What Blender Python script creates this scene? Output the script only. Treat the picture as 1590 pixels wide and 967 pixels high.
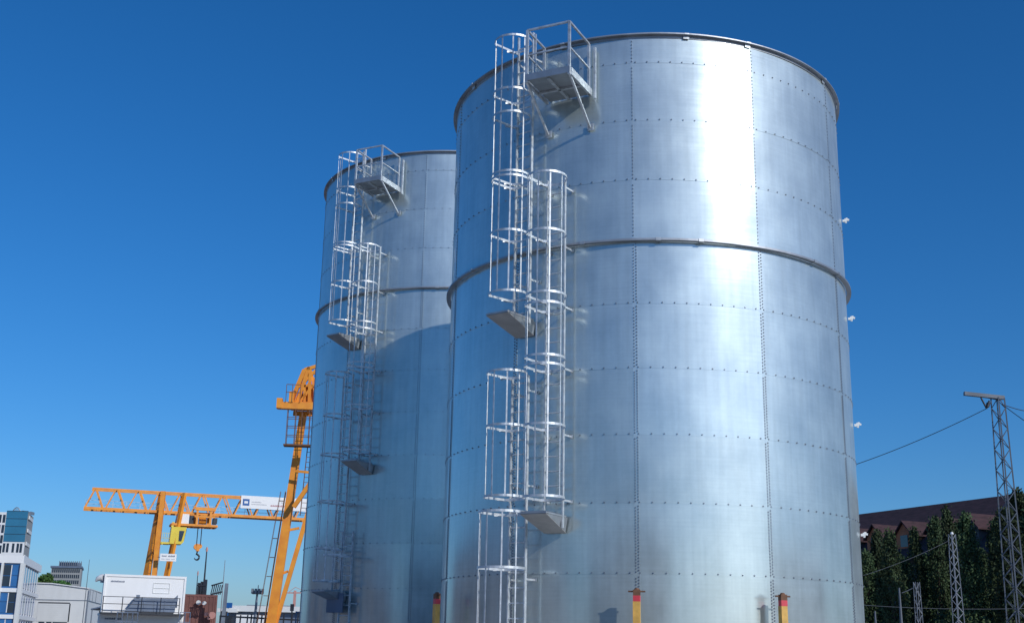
import bpy, bmesh, math, random
from mathutils import Vector, Matrix, noise
R = math.radians
PI = math.pi
random.seed(7)
scene = bpy.context.scene
for o in list(bpy.data.objects):
    bpy.data.objects.remove(o)
COL = scene.collection

# ------------------------------------------------------------------ camera, sky, sun, exposure
EYE = 1.65
FPX = 1867.4
CX, CY = 795.0, 483.5
VR = Vector((0.9998079, -0.0052567, 0.0188808))
VU = Vector((-0.0195989, -0.2681620, 0.9631745))
VW = Vector((0.0, 0.9633595, 0.2682135))
cam_d = bpy.data.cameras.new('camera')
cam = bpy.data.objects.new('camera', cam_d); COL.objects.link(cam)
cam.matrix_world = Matrix(((VR.x, VU.x, -VW.x, 0), (VR.y, VU.y, -VW.y, 0), (VR.z, VU.z, -VW.z, EYE), (0, 0, 0, 1)))
cam_d.sensor_fit = 'HORIZONTAL'; cam_d.sensor_width = 36.0
cam_d.lens = FPX / 1590.0 * 36.0
cam_d.clip_start = 0.1; cam_d.clip_end = 6000
scene.camera = cam
scene.render.resolution_x = 1024; scene.render.resolution_y = 622

SUN_AZ, SUN_EL = -47.5, 28.0       # direction towards the sun, measured from +X
w = bpy.data.worlds.new('World'); scene.world = w; w.use_nodes = True
nt = w.node_tree; nt.nodes.clear()
sky = nt.nodes.new('ShaderNodeTexSky'); sky.sky_type = 'NISHITA'; sky.sun_disc = False
sky.sun_elevation = R(SUN_EL); sky.sun_rotation = R(90.0 - SUN_AZ)
sky.altitude = 0; sky.air_density = 1.0; sky.dust_density = 0.7; sky.ozone_density = 10.0
bg = nt.nodes.new('ShaderNodeBackground'); bg.inputs['Strength'].default_value = 0.112
out = nt.nodes.new('ShaderNodeOutputWorld')
hs = nt.nodes.new('ShaderNodeHueSaturation'); hs.inputs['Saturation'].default_value = 1.13
nt.links.new(sky.outputs[0], hs.inputs['Color']); nt.links.new(hs.outputs[0], bg.inputs[0]); nt.links.new(bg.outputs[0], out.inputs[0])
sl = bpy.data.lights.new('sun', 'SUN'); sl.energy = 2.8; sl.angle = R(0.53); sl.color = (1.0, 0.97, 0.92)
so = bpy.data.objects.new('sun', sl); COL.objects.link(so)
SD = Vector((math.cos(R(SUN_EL)) * math.cos(R(SUN_AZ)), math.cos(R(SUN_EL)) * math.sin(R(SUN_AZ)), math.sin(R(SUN_EL))))
so.rotation_euler = SD.to_track_quat('Z', 'Y').to_euler(); so.location = SD * 60
scene.view_settings.view_transform = 'Standard'; scene.view_settings.look = 'None'
scene.view_settings.exposure = 0.0; scene.view_settings.gamma = 1.0; scene.view_settings.use_curve_mapping = False
scene.render.engine = 'CYCLES'

def at(px, py, Y):                      # point on the photo's line of sight at forward distance Y (offline measurement helper)
    d = VW * FPX + VR * (px - CX) - VU * (py - CY)
    return Vector((0, 0, EYE)) + d * (Y / d.y)

# ------------------------------------------------------------------ materials
def mat(name, col, rough=0.6, metal=0.0, var=0.15, scale=3.0, bump=0.0, bscale=20.0, spec=0.5, stretch=(1, 1, 1), col2=None):
    m = bpy.data.materials.new(name); m.use_nodes = True
    t = m.node_tree; b = t.nodes['Principled BSDF']
    b.inputs['Roughness'].default_value = rough; b.inputs['Metallic'].default_value = metal
    b.inputs['Specular IOR Level'].default_value = spec
    tc = t.nodes.new('ShaderNodeTexCoord'); mp = t.nodes.new('ShaderNodeMapping'); mp.inputs['Scale'].default_value = stretch
    t.links.new(tc.outputs['Object'], mp.inputs[0])
    n = t.nodes.new('ShaderNodeTexNoise'); n.inputs['Scale'].default_value = scale; n.inputs['Detail'].default_value = 6
    t.links.new(mp.outputs[0], n.inputs['Vector'])
    r = t.nodes.new('ShaderNodeValToRGB')
    c2 = col2 or tuple(c * (1 - var) for c in col)
    c1 = col if col2 else tuple(min(1, c * (1 + var)) for c in col)
    r.color_ramp.elements[0].color = (*c2, 1); r.color_ramp.elements[1].color = (*c1, 1)
    r.color_ramp.elements[0].position = 0.3; r.color_ramp.elements[1].position = 0.7
    t.links.new(n.outputs['Fac'], r.inputs[0]); t.links.new(r.outputs[0], b.inputs['Base Color'])
    if bump:
        n2 = t.nodes.new('ShaderNodeTexNoise'); n2.inputs['Scale'].default_value = bscale; n2.inputs['Detail'].default_value = 5
        t.links.new(mp.outputs[0], n2.inputs['Vector'])
        bp = t.nodes.new('ShaderNodeBump'); bp.inputs['Strength'].default_value = bump; bp.inputs['Distance'].default_value = 0.02
        t.links.new(n2.outputs['Fac'], bp.inputs['Height']); t.links.new(bp.outputs[0], b.inputs['Normal'])
    return m

def sheet_material(zoff=0.0):
    m = bpy.data.materials.new('galvanised_sheet'); m.use_nodes = True
    t = m.node_tree; b = t.nodes['Principled BSDF']
    b.inputs['Metallic'].default_value = 1.0
    tc = t.nodes.new('ShaderNodeTexCoord')
    # azimuth / height coordinates so that the rolling grain runs round the tank
    sx = t.nodes.new('ShaderNodeSeparateXYZ'); t.links.new(tc.outputs['Object'], sx.inputs[0])
    a = t.nodes.new('ShaderNodeMath'); a.operation = 'ARCTAN2'
    ny_ = t.nodes.new('ShaderNodeMath'); ny_.operation = 'MULTIPLY'; ny_.inputs[1].default_value = -1.0; t.links.new(sx.outputs['Y'], ny_.inputs[0])
    t.links.new(sx.outputs['X'], a.inputs[0]); t.links.new(ny_.outputs[0], a.inputs[1])     # 0 at azimuth -90 deg, wraps at the far side
    am = t.nodes.new('ShaderNodeMath'); am.operation = 'MULTIPLY'; am.inputs[1].default_value = 4.4
    t.links.new(a.outputs[0], am.inputs[0])
    cb = t.nodes.new('ShaderNodeCombineXYZ'); t.links.new(am.outputs[0], cb.inputs[0]); t.links.new(sx.outputs['Z'], cb.inputs[1])
    def nz(scale, stretch, detail=5):
        mp = t.nodes.new('ShaderNodeMapping'); mp.inputs['Scale'].default_value = stretch
        t.links.new(cb.outputs[0], mp.inputs[0])
        n = t.nodes.new('ShaderNodeTexNoise'); n.inputs['Scale'].default_value = scale; n.inputs['Detail'].default_value = detail
        t.links.new(mp.outputs[0], n.inputs['Vector']); return n
    grain = nz(1.0, (0.9, 26.0, 1)); blotch = nz(1.2, (1, 0.8, 1), 6); streak = nz(1.0, (9.0, 0.5, 1)); spang = nz(14.0, (1, 1, 1), 3)
    def rng(src, lo, hi, a0=0.3, a1=0.7):
        r = t.nodes.new('ShaderNodeMapRange'); r.inputs['From Min'].default_value = a0; r.inputs['From Max'].default_value = a1
        r.inputs['To Min'].default_value = lo; r.inputs['To Max'].default_value = hi
        t.links.new(src.outputs['Fac'], r.inputs['Value']); return r
    def mul(x, y, op='MULTIPLY'):
        q = t.nodes.new('ShaderNodeMath'); q.operation = op; t.links.new(x.outputs[0], q.inputs[0]); t.links.new(y.outputs[0], q.inputs[1]); return q
    v = mul(mul(rng(blotch, 0.91, 1.05), rng(streak, 0.93, 1.04)), mul(rng(grain, 0.97, 1.02), rng(spang, 0.985, 1.015)))
    # every sheet differs a little from its neighbours (zinc bath, handling)
    def op(o_, x, val=None, y=None):
        q = t.nodes.new('ShaderNodeMath'); q.operation = o_; t.links.new(x.outputs[0], q.inputs[0])
        if y is not None: t.links.new(y.outputs[0], q.inputs[1])
        elif val is not None: q.inputs[1].default_value = val
        return q
    # azimuth = a - 90 deg
    cu = op('FLOOR', op('MULTIPLY', op('ADD', a, R(9.6)), 1 / R(360.0 / 11)))
    zz = t.nodes.new('ShaderNodeMath'); zz.operation = 'SUBTRACT'; t.links.new(sx.outputs['Z'], zz.inputs[0]); zz.inputs[1].default_value = zoff
    cv = op('FLOOR', op('MULTIPLY', zz, 1 / 1.25))
    cc_ = t.nodes.new('ShaderNodeCombineXYZ'); t.links.new(cu.outputs[0], cc_.inputs[0]); t.links.new(cv.outputs[0], cc_.inputs[1])
    wn = t.nodes.new('ShaderNodeTexWhiteNoise'); t.links.new(cc_.outputs[0], wn.inputs['Vector'])
    pv = t.nodes.new('ShaderNodeMapRange'); t.links.new(wn.outputs['Value'], pv.inputs['Value']); pv.inputs['To Min'].default_value = 0.955; pv.inputs['To Max'].default_value = 1.03
    pr_ = t.nodes.new('ShaderNodeMapRange'); t.links.new(wn.outputs['Value'], pr_.inputs['Value']); pr_.inputs['To Min'].default_value = 1.12; pr_.inputs['To Max'].default_value = 0.90
    v = mul(v, pv)
    vc = t.nodes.new('ShaderNodeVectorMath'); vc.operation = 'SCALE'; vc.inputs[0].default_value = (0.59, 0.665, 0.66)
    t.links.new(v.outputs[0], vc.inputs['Scale']); t.links.new(vc.outputs[0], b.inputs['Base Color'])
    rr = mul(mul(rng(blotch, 0.165, 0.21), rng(grain, 0.93, 1.07)), pr_); t.links.new(rr.outputs[0], b.inputs['Roughness'])
    b.inputs['Anisotropic'].default_value = 0.2
    tg = t.nodes.new('ShaderNodeTangent'); tg.direction_type = 'RADIAL'; tg.axis = 'Z'
    t.links.new(tg.outputs[0], b.inputs['Tangent'])
    bp = t.nodes.new('ShaderNodeBump'); bp.inputs['Strength'].default_value = 0.02; bp.inputs['Distance'].default_value = 0.004
    t.links.new(mul(streak, grain, 'ADD').outputs[0], bp.inputs['Height'])
    t.links.new(bp.outputs[0], b.inputs['Normal'])
    # matt zinc crystals: a second, much rougher lobe
    b2 = t.nodes.new('ShaderNodeBsdfPrincipled'); b2.inputs['Metallic'].default_value = 0.70
    b2.inputs['Roughness'].default_value = 0.60; b2.inputs['Anisotropic'].default_value = 0.2
    t.links.new(vc.outputs[0], b2.inputs['Base Color']); t.links.new(tg.outputs[0], b2.inputs['Tangent'])
    mx = t.nodes.new('ShaderNodeMixShader')
    fr = rng(blotch, 0.44, 0.54); t.links.new(fr.outputs[0], mx.inputs[0])
    t.links.new(b.outputs[0], mx.inputs[1]); t.links.new(b2.outputs[0], mx.inputs[2])
    t.links.new(mx.outputs[0], t.nodes['Material Output'].inputs['Surface'])
    return m

M = {}
M['sheet'] = sheet_material(0.438); M['sheet_rear'] = sheet_material(0.637)
M['galv'] = mat('galvanised_steel', (0.58, 0.61, 0.63), 0.5, 0.65, 0.25, 9.0, 0.1, 60)
M['galv_dull'] = mat('dull_galvanised_steel', (0.42, 0.44, 0.46), 0.5, 0.8, 0.15, 4.0)
M['bolt'] = mat('zinc_bolt', (0.19, 0.21, 0.25), 0.45, 0.7, 0.2, 4.0)
M['rim'] = mat('rim_steel', (0.36, 0.38, 0.41), 0.5, 0.7, 0.2, 2.0)
M['under'] = mat('platform_underside', (0.40, 0.38, 0.36), 0.55, 0.4, 0.15, 3.0)
M['yellow'] = mat('crane_yellow', (0.85, 0.34, 0.03), 0.5, 0.0, 0.2, 2.2, col2=(0.70, 0.23, 0.025))
M['cab_yellow'] = mat('cab_yellow', (0.72, 0.55, 0.05), 0.4, 0.0, 0.08, 1.2)
M['jack'] = mat('jack_yellow', (0.62, 0.36, 0.08), 0.55, 0.0, 0.2, 8.0)
M['redband'] = mat('red_paint_band', (0.60, 0.05, 0.07), 0.5, 0.0, 0.12, 8.0)
M['rust'] = mat('rusty_steel', (0.16, 0.08, 0.045), 0.8, 0.1, 0.3, 9.0)
M['white'] = mat('white_paint', (0.80, 0.80, 0.79), 0.5, 0.0, 0.03, 0.9, stretch=(3, 3, .6), col2=(0.77, 0.77, 0.76))
M['white2'] = mat('offwhite_cladding', (0.72, 0.73, 0.71), 0.6, 0.0, 0.04, 0.5, stretch=(2, 2, .5), col2=(0.66, 0.67, 0.65))
M['concrete'] = mat('pale_concrete', (0.62, 0.61, 0.58), 0.8, 0.0, 0.08, 0.4)
M['dark'] = mat('dark_metal', (0.035, 0.04, 0.05), 0.5, 0.3, 0.2, 2.0)
M['grey'] = mat('grey_paint', (0.20, 0.23, 0.27), 0.5, 0.1, 0.15, 1.5)
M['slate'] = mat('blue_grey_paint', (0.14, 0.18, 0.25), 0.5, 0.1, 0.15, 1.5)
M['rope'] = mat('steel_rope', (0.05, 0.05, 0.055), 0.6, 0.5, 0.1, 2.0)
M['blue'] = mat('blue_logo', (0.01, 0.10, 0.33), 0.4, 0.0, 0.02, 1.0)
M['ink'] = mat('grey_print', (0.38, 0.40, 0.44), 0.6, 0.0, 0.02, 1.0)
M['inkdark'] = mat('dark_print', (0.10, 0.13, 0.20), 0.6, 0.0, 0.02, 1.0)
M['inkred'] = mat('red_print', (0.42, 0.16, 0.18), 0.6, 0.0, 0.02, 1.0)
M['glass'] = mat('blue_glass', (0.02, 0.13, 0.36), 0.12, 0.0, 0.3, 0.25, spec=1.0)
M['glass_teal'] = mat('teal_curtain_glass', (0.03, 0.17, 0.29), 0.10, 0.1, 0.25, 0.06, spec=1.0)
M['glass_dark'] = mat('dark_glass', (0.02, 0.03, 0.05), 0.12, 0.0, 0.2, 0.5, spec=0.8)
M['container_red'] = mat('weathered_red_container', (0.15, 0.055, 0.045), 0.65, 0.0, 0.3, 0.8)
M['pink'] = mat('faded_red_paint', (0.52, 0.26, 0.22), 0.6, 0.0, 0.1, 1.0)
M['roof_tile'] = mat('dark_red_roof_tiles', (0.052, 0.024, 0.027), 0.85, 0.0, 0.4, 1.1, 0.6, 6, stretch=(1, 1, 5))
M['dormer_tile'] = mat('orange_tiles', (0.50, 0.17, 0.08), 0.8, 0.0, 0.2, 1.5)
M['facade'] = mat('grey_render', (0.085, 0.085, 0.095), 0.85, 0.0, 0.2, 0.4)
M['brick'] = mat('brown_brick', (0.22, 0.16, 0.12), 0.85, 0.0, 0.2, 0.6)
M['shed'] = mat('grey_green_cladding', (0.06, 0.075, 0.08), 0.7, 0.0, 0.2, 0.3)
M['office'] = mat('office_concrete', (0.30, 0.31, 0.31), 0.8, 0.0, 0.1, 0.1)
M['bark'] = mat('bark', (0.07, 0.055, 0.04), 0.9, 0.0, 0.25, 3.0)
M['leaf'] = mat('poplar_leaf', (0.042, 0.068, 0.030), 0.7, 0.0, 0.45, 0.5, spec=0.2)
M['leaf2'] = mat('broad_leaf', (0.055, 0.12, 0.03), 0.7, 0.0, 0.35, 0.6, spec=0.2)
for k_ in ('leaf', 'leaf2'):
    t_ = M[k_].node_tree; b_ = t_.nodes['Principled BSDF']; src_ = b_.inputs['Base Color'].links[0].from_socket
    oi = t_.nodes.new('ShaderNodeObjectInfo'); hv = t_.nodes.new('ShaderNodeHueSaturation'); mr = t_.nodes.new('ShaderNodeMapRange')
    mr.inputs['To Min'].default_value = 0.75; mr.inputs['To Max'].default_value = 1.5; t_.links.new(oi.outputs['Random'], mr.inputs['Value'])
    mh = t_.nodes.new('ShaderNodeMapRange'); mh.inputs['To Min'].default_value = 0.475; mh.inputs['To Max'].default_value = 0.515; t_.links.new(oi.outputs['Random'], mh.inputs['Value'])
    t_.links.new(mr.outputs[0], hv.inputs['Value']); t_.links.new(mh.outputs[0], hv.inputs['Hue'])
    t_.links.new(src_, hv.inputs['Color']); t_.links.new(hv.outputs[0], b_.inputs['Base Color'])
M['ground'] = mat('gravel_yard', (0.27, 0.25, 0.22), 0.95, 0.0, 0.2, 0.15, 0.6, 8)
M['mast'] = mat('mast_steel', (0.12, 0.135, 0.16), 0.55, 0.4, 0.2, 1.0)
M['mast_pale'] = mat('pale_mast_steel', (0.27, 0.29, 0.32), 0.55, 0.3, 0.2, 1.0)

# ------------------------------------------------------------------ mesh helpers
class MB:
    def __init__(s): s.v = []; s.f = []; s.sm = []
    def add(s, vs, fs, smooth=False):
        n = len(s.v); s.v += [tuple(v) for v in vs]
        s.f += [tuple(i + n for i in f) for f in fs]; s.sm += [smooth] * len(fs)
    def frame(s, O, X, Y, Z, x0, x1, y0, y1, z0, z1):
        P = [O + X * a + Y * b + Z * c for c in (z0, z1) for b in (y0, y1) for a in (x0, x1)]
        s.add(P, [(0, 2, 3, 1), (4, 5, 7, 6), (0, 1, 5, 4), (2, 6, 7, 3), (0, 4, 6, 2), (1, 3, 7, 5)])
    def box(s, x0, x1, y0, y1, z0, z1):
        s.frame(Vector(), Vector((1, 0, 0)), Vector((0, 1, 0)), Vector((0, 0, 1)), x0, x1, y0, y1, z0, z1)
    def bar(s, a, b, w, h=None, up=Vector((0, 0, 1)), w2=None, h2=None):
        h = w if h is None else h; w2 = w if w2 is None else w2; h2 = h if h2 is None else h2
        a = Vector(a); b = Vector(b); d = (b - a).normalized()
        x = d.cross(up)
        if x.length < 1e-3: x = d.cross(Vector((0, 1, 0)))
        x.normalize(); y = x.cross(d).normalized()
        P = [a - x * w / 2 - y * h / 2, a + x * w / 2 - y * h / 2, a + x * w / 2 + y * h / 2, a - x * w / 2 + y * h / 2,
             b - x * w2 / 2 - y * h2 / 2, b + x * w2 / 2 - y * h2 / 2, b + x * w2 / 2 + y * h2 / 2, b - x * w2 / 2 + y * h2 / 2]
        s.add(P, [(0, 1, 2, 3), (4, 7, 6, 5), (0, 4, 5, 1), (1, 5, 6, 2), (2, 6, 7, 3), (3, 7, 4, 0)])
    def tube(s, pts, r, n=8, cap=True):
        pts = [Vector(p) for p in pts]; rings = []
        up = Vector((0, 0, 1))
        for i, p in enumerate(pts):
            d = (pts[min(i + 1, len(pts) - 1)] - pts[max(i - 1, 0)]).normalized()
            x = d.cross(up)
            if x.length < 1e-2: x = d.cross(Vector((0, 1, 0)))
            x.normalize(); y = x.cross(d)
            rr = r[i] if isinstance(r, (list, tuple)) else r
            rings.append([p + x * math.cos(2 * PI * k / n) * rr + y * math.sin(2 * PI * k / n) * rr for k in range(n)])
        vs = [v for q in rings for v in q]; fs = []
        for i in range(len(rings) - 1):
            for k in range(n):
                k2 = (k + 1) % n; fs.append((i * n + k, i * n + k2, (i + 1) * n + k2, (i + 1) * n + k))
        s.add(vs, fs, True)
        if cap: s.add(rings[0], [tuple(range(n))[::-1]]); s.add(rings[-1], [tuple(range(n))])
    def prism(s, poly, off):                 # closed polygon (list of Vectors) pushed along off
        n = len(poly); vs = list(poly) + [p + off for p in poly]
        s.add(vs, [tuple(range(n)), tuple(range(2 * n - 1, n - 1, -1))] + [(i, i + n, (i + 1) % n + n, (i + 1) % n) for i in range(n)])
    def build(s, name, m, parent=None, fixn=True):
        me = bpy.data.meshes.new(name); me.from_pydata(s.v, [], s.f); me.materials.append(m)
        me.polygons.foreach_set('use_smooth', s.sm)
        if fixn:
            bm = bmesh.new(); bm.from_mesh(me); bmesh.ops.recalc_face_normals(bm, faces=bm.faces); bm.to_mesh(me); bm.free()
        me.update()
        o = bpy.data.objects.new(name, me); COL.objects.link(o)
        if parent: o.parent = parent
        return o
def tag(o, label=None, cat=None, group=None, kind=None):
    if label: o['label'] = label
    if cat: o['category'] = cat
    if group: o['group'] = group
    if kind: o['kind'] = kind
    return o
def empty(name, loc, label, cat, group=None, rz=0):
    o = bpy.data.objects.new(name, None); COL.objects.link(o); o.location = loc; o.rotation_euler = (0, 0, rz)
    o.empty_display_size = 0.3
    return tag(o, label, cat, group)
def copy_tree(o, parent=None):
    c = o.copy(); COL.objects.link(c); c.parent = parent
    for ch in [x for x in bpy.data.objects if x.parent == o]:
        copy_tree(ch, c)
    return c
V = Vector
ZU = V((0, 0, 1))

# ------------------------------------------------------------------ ground
g = MB(); g.add([(-3000, -3000, 0), (3000, -3000, 0), (3000, 3000, 0), (-3000, 3000, 0)], [(0, 1, 2, 3)])
tag(g.build('ground', M['ground']), kind='structure')
g = MB(); g.box(-40, 30, 20, 46, 0.0, 0.004)
g = MB()
g.add([(-18, 16, .004), (22, 16, .004), (22, 48, .004), (-18, 48, .004)], [(0, 1, 2, 3)])
tag(g.build('concrete_yard', M['concrete']), kind='structure')

# ------------------------------------------------------------------ storage tanks
RT = 4.399; H = 1.25; NP = 11
SEAM0 = -99.6; PSTEP = 360.0 / NP
def pol(az, r, z=0.0):
    a = R(az); return V((math.cos(a) * r, math.sin(a) * r, z))

def ring_profile(prof, az0=0, az1=360, n=176):
    """prof = closed list of (r, z)"""
    m = MB(); k = len(prof); full = abs(az1 - az0) >= 360
    vs = []; cnt = n if full else n + 1
    for i in range(cnt):
        az = az0 + (az1 - az0) * i / n
        for (r, z) in prof: vs.append(pol(az, r, z))
    fs = []
    for i in range(n):
        i2 = (i + 1) % cnt
        for j in range(k):
            j2 = (j + 1) % k; fs.append((i * k + j, i2 * k + j, i2 * k + j2, i * k + j2))
    if not full: fs += [tuple(range(k)), tuple(range(n * k, n * k + k))]
    m.add(vs, fs); return m

def hexbolt(m, P, N, T, r, h, ang=0.0, n=6):
    B = N.cross(T)
    lo = []; hi = []
    for k in range(n):
        a = ang + 2 * PI * k / n
        q = T * math.cos(a) * r + B * math.sin(a) * r
        lo.append(P + q); hi.append(P + q * 0.82 + N * h)
    m.add(lo + hi, [tuple(range(n, 2 * n))] + [(k, (k + 1) % n, n + (k + 1) % n, n + k) for k in range(n)])

def caged_ladder(root, az, zlo, zhi, hoops, brackets, cage_lo=None, sstand=0.25, cage2=None):
    W2 = 0.19; a = R(az)
    o = V((math.cos(a), math.sin(a), 0)); t = V((-math.sin(a), math.cos(a), 0))
    base = o * (RT + sstand)
    m = MB()
    for s in (-1, 1):
        m.frame(base + t * s * W2, t, o, ZU, -0.012, 0.012, -0.032, 0.032, zlo, zhi)
    lad = m.build('caged_ladder', M['galv'], root)
    # rungs
    r0 = None; z = zlo + 0.22
    while z < zhi - 0.12:
        if r0 is None:
            q = MB(); q.tube([base - t * (W2 - 0.010), base + t * (W2 - 0.010)], 0.0135, 8)
            r0 = q.build('rung', M['galv'], lad); ob = r0
        else:
            ob = r0.copy(); COL.objects.link(ob); ob.parent = lad
        ob.location = (0, 0, z); z += 0.272
    # cage: U-shaped hoops from rail to rail, in one or two sections
    def cage(hoops, lo, dr):
        cr = 0.385 + dr; cc = 0.43 + dr
        H0 = [t * (math.cos(R(-148) + R(296) * i / 26.0) * cr) + o * (cc + math.sin(R(-148) + R(296) * i / 26.0) * cr) for i in range(27)]
        H0 = [p for p in H0 if p.dot(o) > 0.03]
        H0 = [t * math.copysign(W2 + 0.014, H0[0].dot(t)) + o * 0.02] + H0 + [t * math.copysign(W2 + 0.014, H0[-1].dot(t)) + o * 0.02]
        hp0 = None
        for z in hoops:
            if hp0 is None:
                q = MB(); th_ = 0.007; hh = 0.022
                vs = []; n = len(H0)
                for i, p in enumerate(H0):
                    d = (H0[min(i + 1, n - 1)] - H0[max(i - 1, 0)]).normalized(); nn = V((d.y, -d.x, 0))
                    for (u_, z_) in ((-th_ / 2, -hh), (th_ / 2, -hh), (th_ / 2, hh), (-th_ / 2, hh)):
                        vs.append(base + p + nn * u_ + ZU * z_)
                fs = []
                for i in range(n - 1):
                    for j in range(4):
                        j2 = (j + 1) % 4; fs.append((i * 4 + j, (i + 1) * 4 + j, (i + 1) * 4 + j2, i * 4 + j2))
                fs += [(0, 1, 2, 3), (n * 4 - 4, n * 4 - 3, n * 4 - 2, n * 4 - 1)]
                q.add(vs, fs, False)
                hp0 = q.build('cage_hoop', M['galv'], lad); ob = hp0
            else:
                ob = hp0.copy(); COL.objects.link(ob); ob.parent = lad
            ob.location = (rj.uniform(-.006, .006), rj.uniform(-.006, .006), z + rj.uniform(-.01, .01)); ob.rotation_euler = (0, 0, rj.uniform(-.002, .002))
        for deg in (165, 125, 90, 52, 14):
            th = R(deg + rj.uniform(-1.5, 1.5)); p = base + t * (math.cos(th) * (cr - 0.010)) + o * (cc + math.sin(th) * (cr - 0.010))
            rd = (t * math.cos(th) + o * math.sin(th)); tn = V((-rd.y, rd.x, 0))
            q = MB(); q.frame(p, tn, rd, ZU, -0.014, 0.014, -0.0035, 0.0035, lo - 0.02, max(hoops) + 0.02)
            q.build('cage_bar', M['galv'], lad)
    rj = random.Random(int(zhi * 100) + int(az * 10))
    cage(hoops, min(hoops) if cage_lo is None else cage_lo, 0.0)
    if cage2: cage(cage2, min(cage2), 0.055)
    # wall brackets
    for z in brackets:
        for s in (-1, 1):
            q = MB()
            p = base + t * s * (W2 + 0.014)
            q.bar(p + ZU * z, p - o * (sstand - 0.012) + t * s * 0.03 + ZU * z, 0.010, 0.035)
            q.frame(p + t * s * 0.03, t, o, ZU, -0.035, 0.035, -(sstand - 0.004), -(sstand - 0.012), z - 0.03, z + 0.03)
            q.build('wall_bracket', M['galv'], lad)
    return lad

def rest_platform(root, az, z, ladder_side):
    a = R(az); o = V((math.cos(a), math.sin(a), 0)); t = V((-math.sin(a), math.cos(a), 0))
    O = o * RT - t * .07; hw = .26
    m = MB()
    m.frame(O + ZU * z, t, o, ZU, -hw, hw, 0.10, 0.94, 0, 0.03)
    for k in range(22):                        # serrated grating edge
        y = 0.12 + 0.037 * k
        m.frame(O + ZU * z, t, o, ZU, -hw, hw, y, y + 0.008, 0.03, 0.048)
    p = m.build('rest_platform', M['galv_dull'], root)
    q = MB()                                    # sloping sheet under the grating carried on the wall
    A = O + ZU * (z - 0.004)
    q.prism([A + t * -hw + o * 0.93, A + t * hw + o * 0.93, A + t * (hw - .04) + o * 0.03 - ZU * 0.26, A - t * (hw - .04) + o * 0.03 - ZU * 0.26], ZU * -0.008)
    q.build('underside_sheet', M['under'], p)
    for s in (-1, 1):
        q = MB()
        q.prism([A + t * s * (hw - .008) + o * 0.90, A + t * s * (hw - .008) + o * 0.03, A + t * s * (hw - .05) + o * 0.03 - ZU * 0.25], t * s * -0.006)
        q.build('gusset', M['galv_dull'], p)
    return p

def top_platform(root, z):
    az = -116.0; a = R(az); o = V((math.cos(a), math.sin(a), 0)); t = V((-math.sin(a), math.cos(a), 0))
    O = o * RT + ZU * z
    hw = 0.475; o0, o1 = 0.04, 1.14
    m = MB()
    m.frame(O, t, o, ZU, -hw + .05, hw - .05, o0, o1 - .05, 0.0, 0.03)
    m.frame(O, t, o, ZU, -hw, hw, o1 - 0.05, o1, -0.02, 0.12)
    p = m.build('access_platform', M['galv_dull'], root)
    q = MB()
    for s in (-1, 1): q.frame(O, t, o, ZU, s * hw - .025, s * hw + .025, o0, o1 - .052, -0.05, 0.10)
    q.frame(O, t, o, ZU, -.03, .03, o0, o1 - .06, -0.045, -0.003)
    q.frame(O, t, o, ZU, -hw + .03, hw - .03, .5, .55, -0.045, -0.004)
    q.build('side_channel', M['galv'], p)
    # toe board at left and light plate beside the manway
    q = MB(); q.frame(O, t, o, ZU, -.10, .14, .02, .035, .10, .42); q.build('back_plate', M['galv'], p)
    HP = 1.08
    posts = [(-hw + .03, o1 - .03), (hw - .02, o1 - .03), (hw - .02, .12), (-hw + .03, .30)]
    p0 = None
    for (x, y) in posts:
        q = MB(); q.frame(O + t * x + o * y, t, o, ZU, -.024, .024, -.024, .024, -.05, HP); q.build('railing_post', M['galv'], p)
    q = MB(); q.frame(O + t * (-hw + .03) + o * .74, t, o, ZU, -.02, .02, -.02, .02, 0.0, HP + .1); q.build('railing_post', M['galv'], p)
    for zz, sz in ((HP, .038), (HP * .5, .028)):
        q = MB()
        P = [O + t * x + o * y + ZU * zz for (x, y) in (posts[3], posts[0], posts[1], posts[2])]
        for i in range(3): q.bar(P[i], P[i + 1], sz, sz)
        q.build('handrail' if zz == HP else 'mid_rail', M['galv'], p)
    for s in (-1, 1):
        q = MB(); q.bar(O + t * s * (hw - .02) + o * (o1 - .06) - ZU * .03, O + t * s * (hw - .02) + o * .05 - ZU * .72, .04, .04)
        q.frame(O + t * s * (hw - .02) - ZU * .72, t, o, ZU, -.07, .07, .008, .02, -.05, .09)
        q.build('brace', M['galv'], p)
    # long upright beside the rim on the right and two on the left that reach over the edge
    q = MB(); q.frame(O + t * (hw + .09) + o * .06, t, o, ZU, -.022, .022, -.02, .02, -.12, 1.0); q.build('wall_upright', M['galv'], p)
    return p

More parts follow.
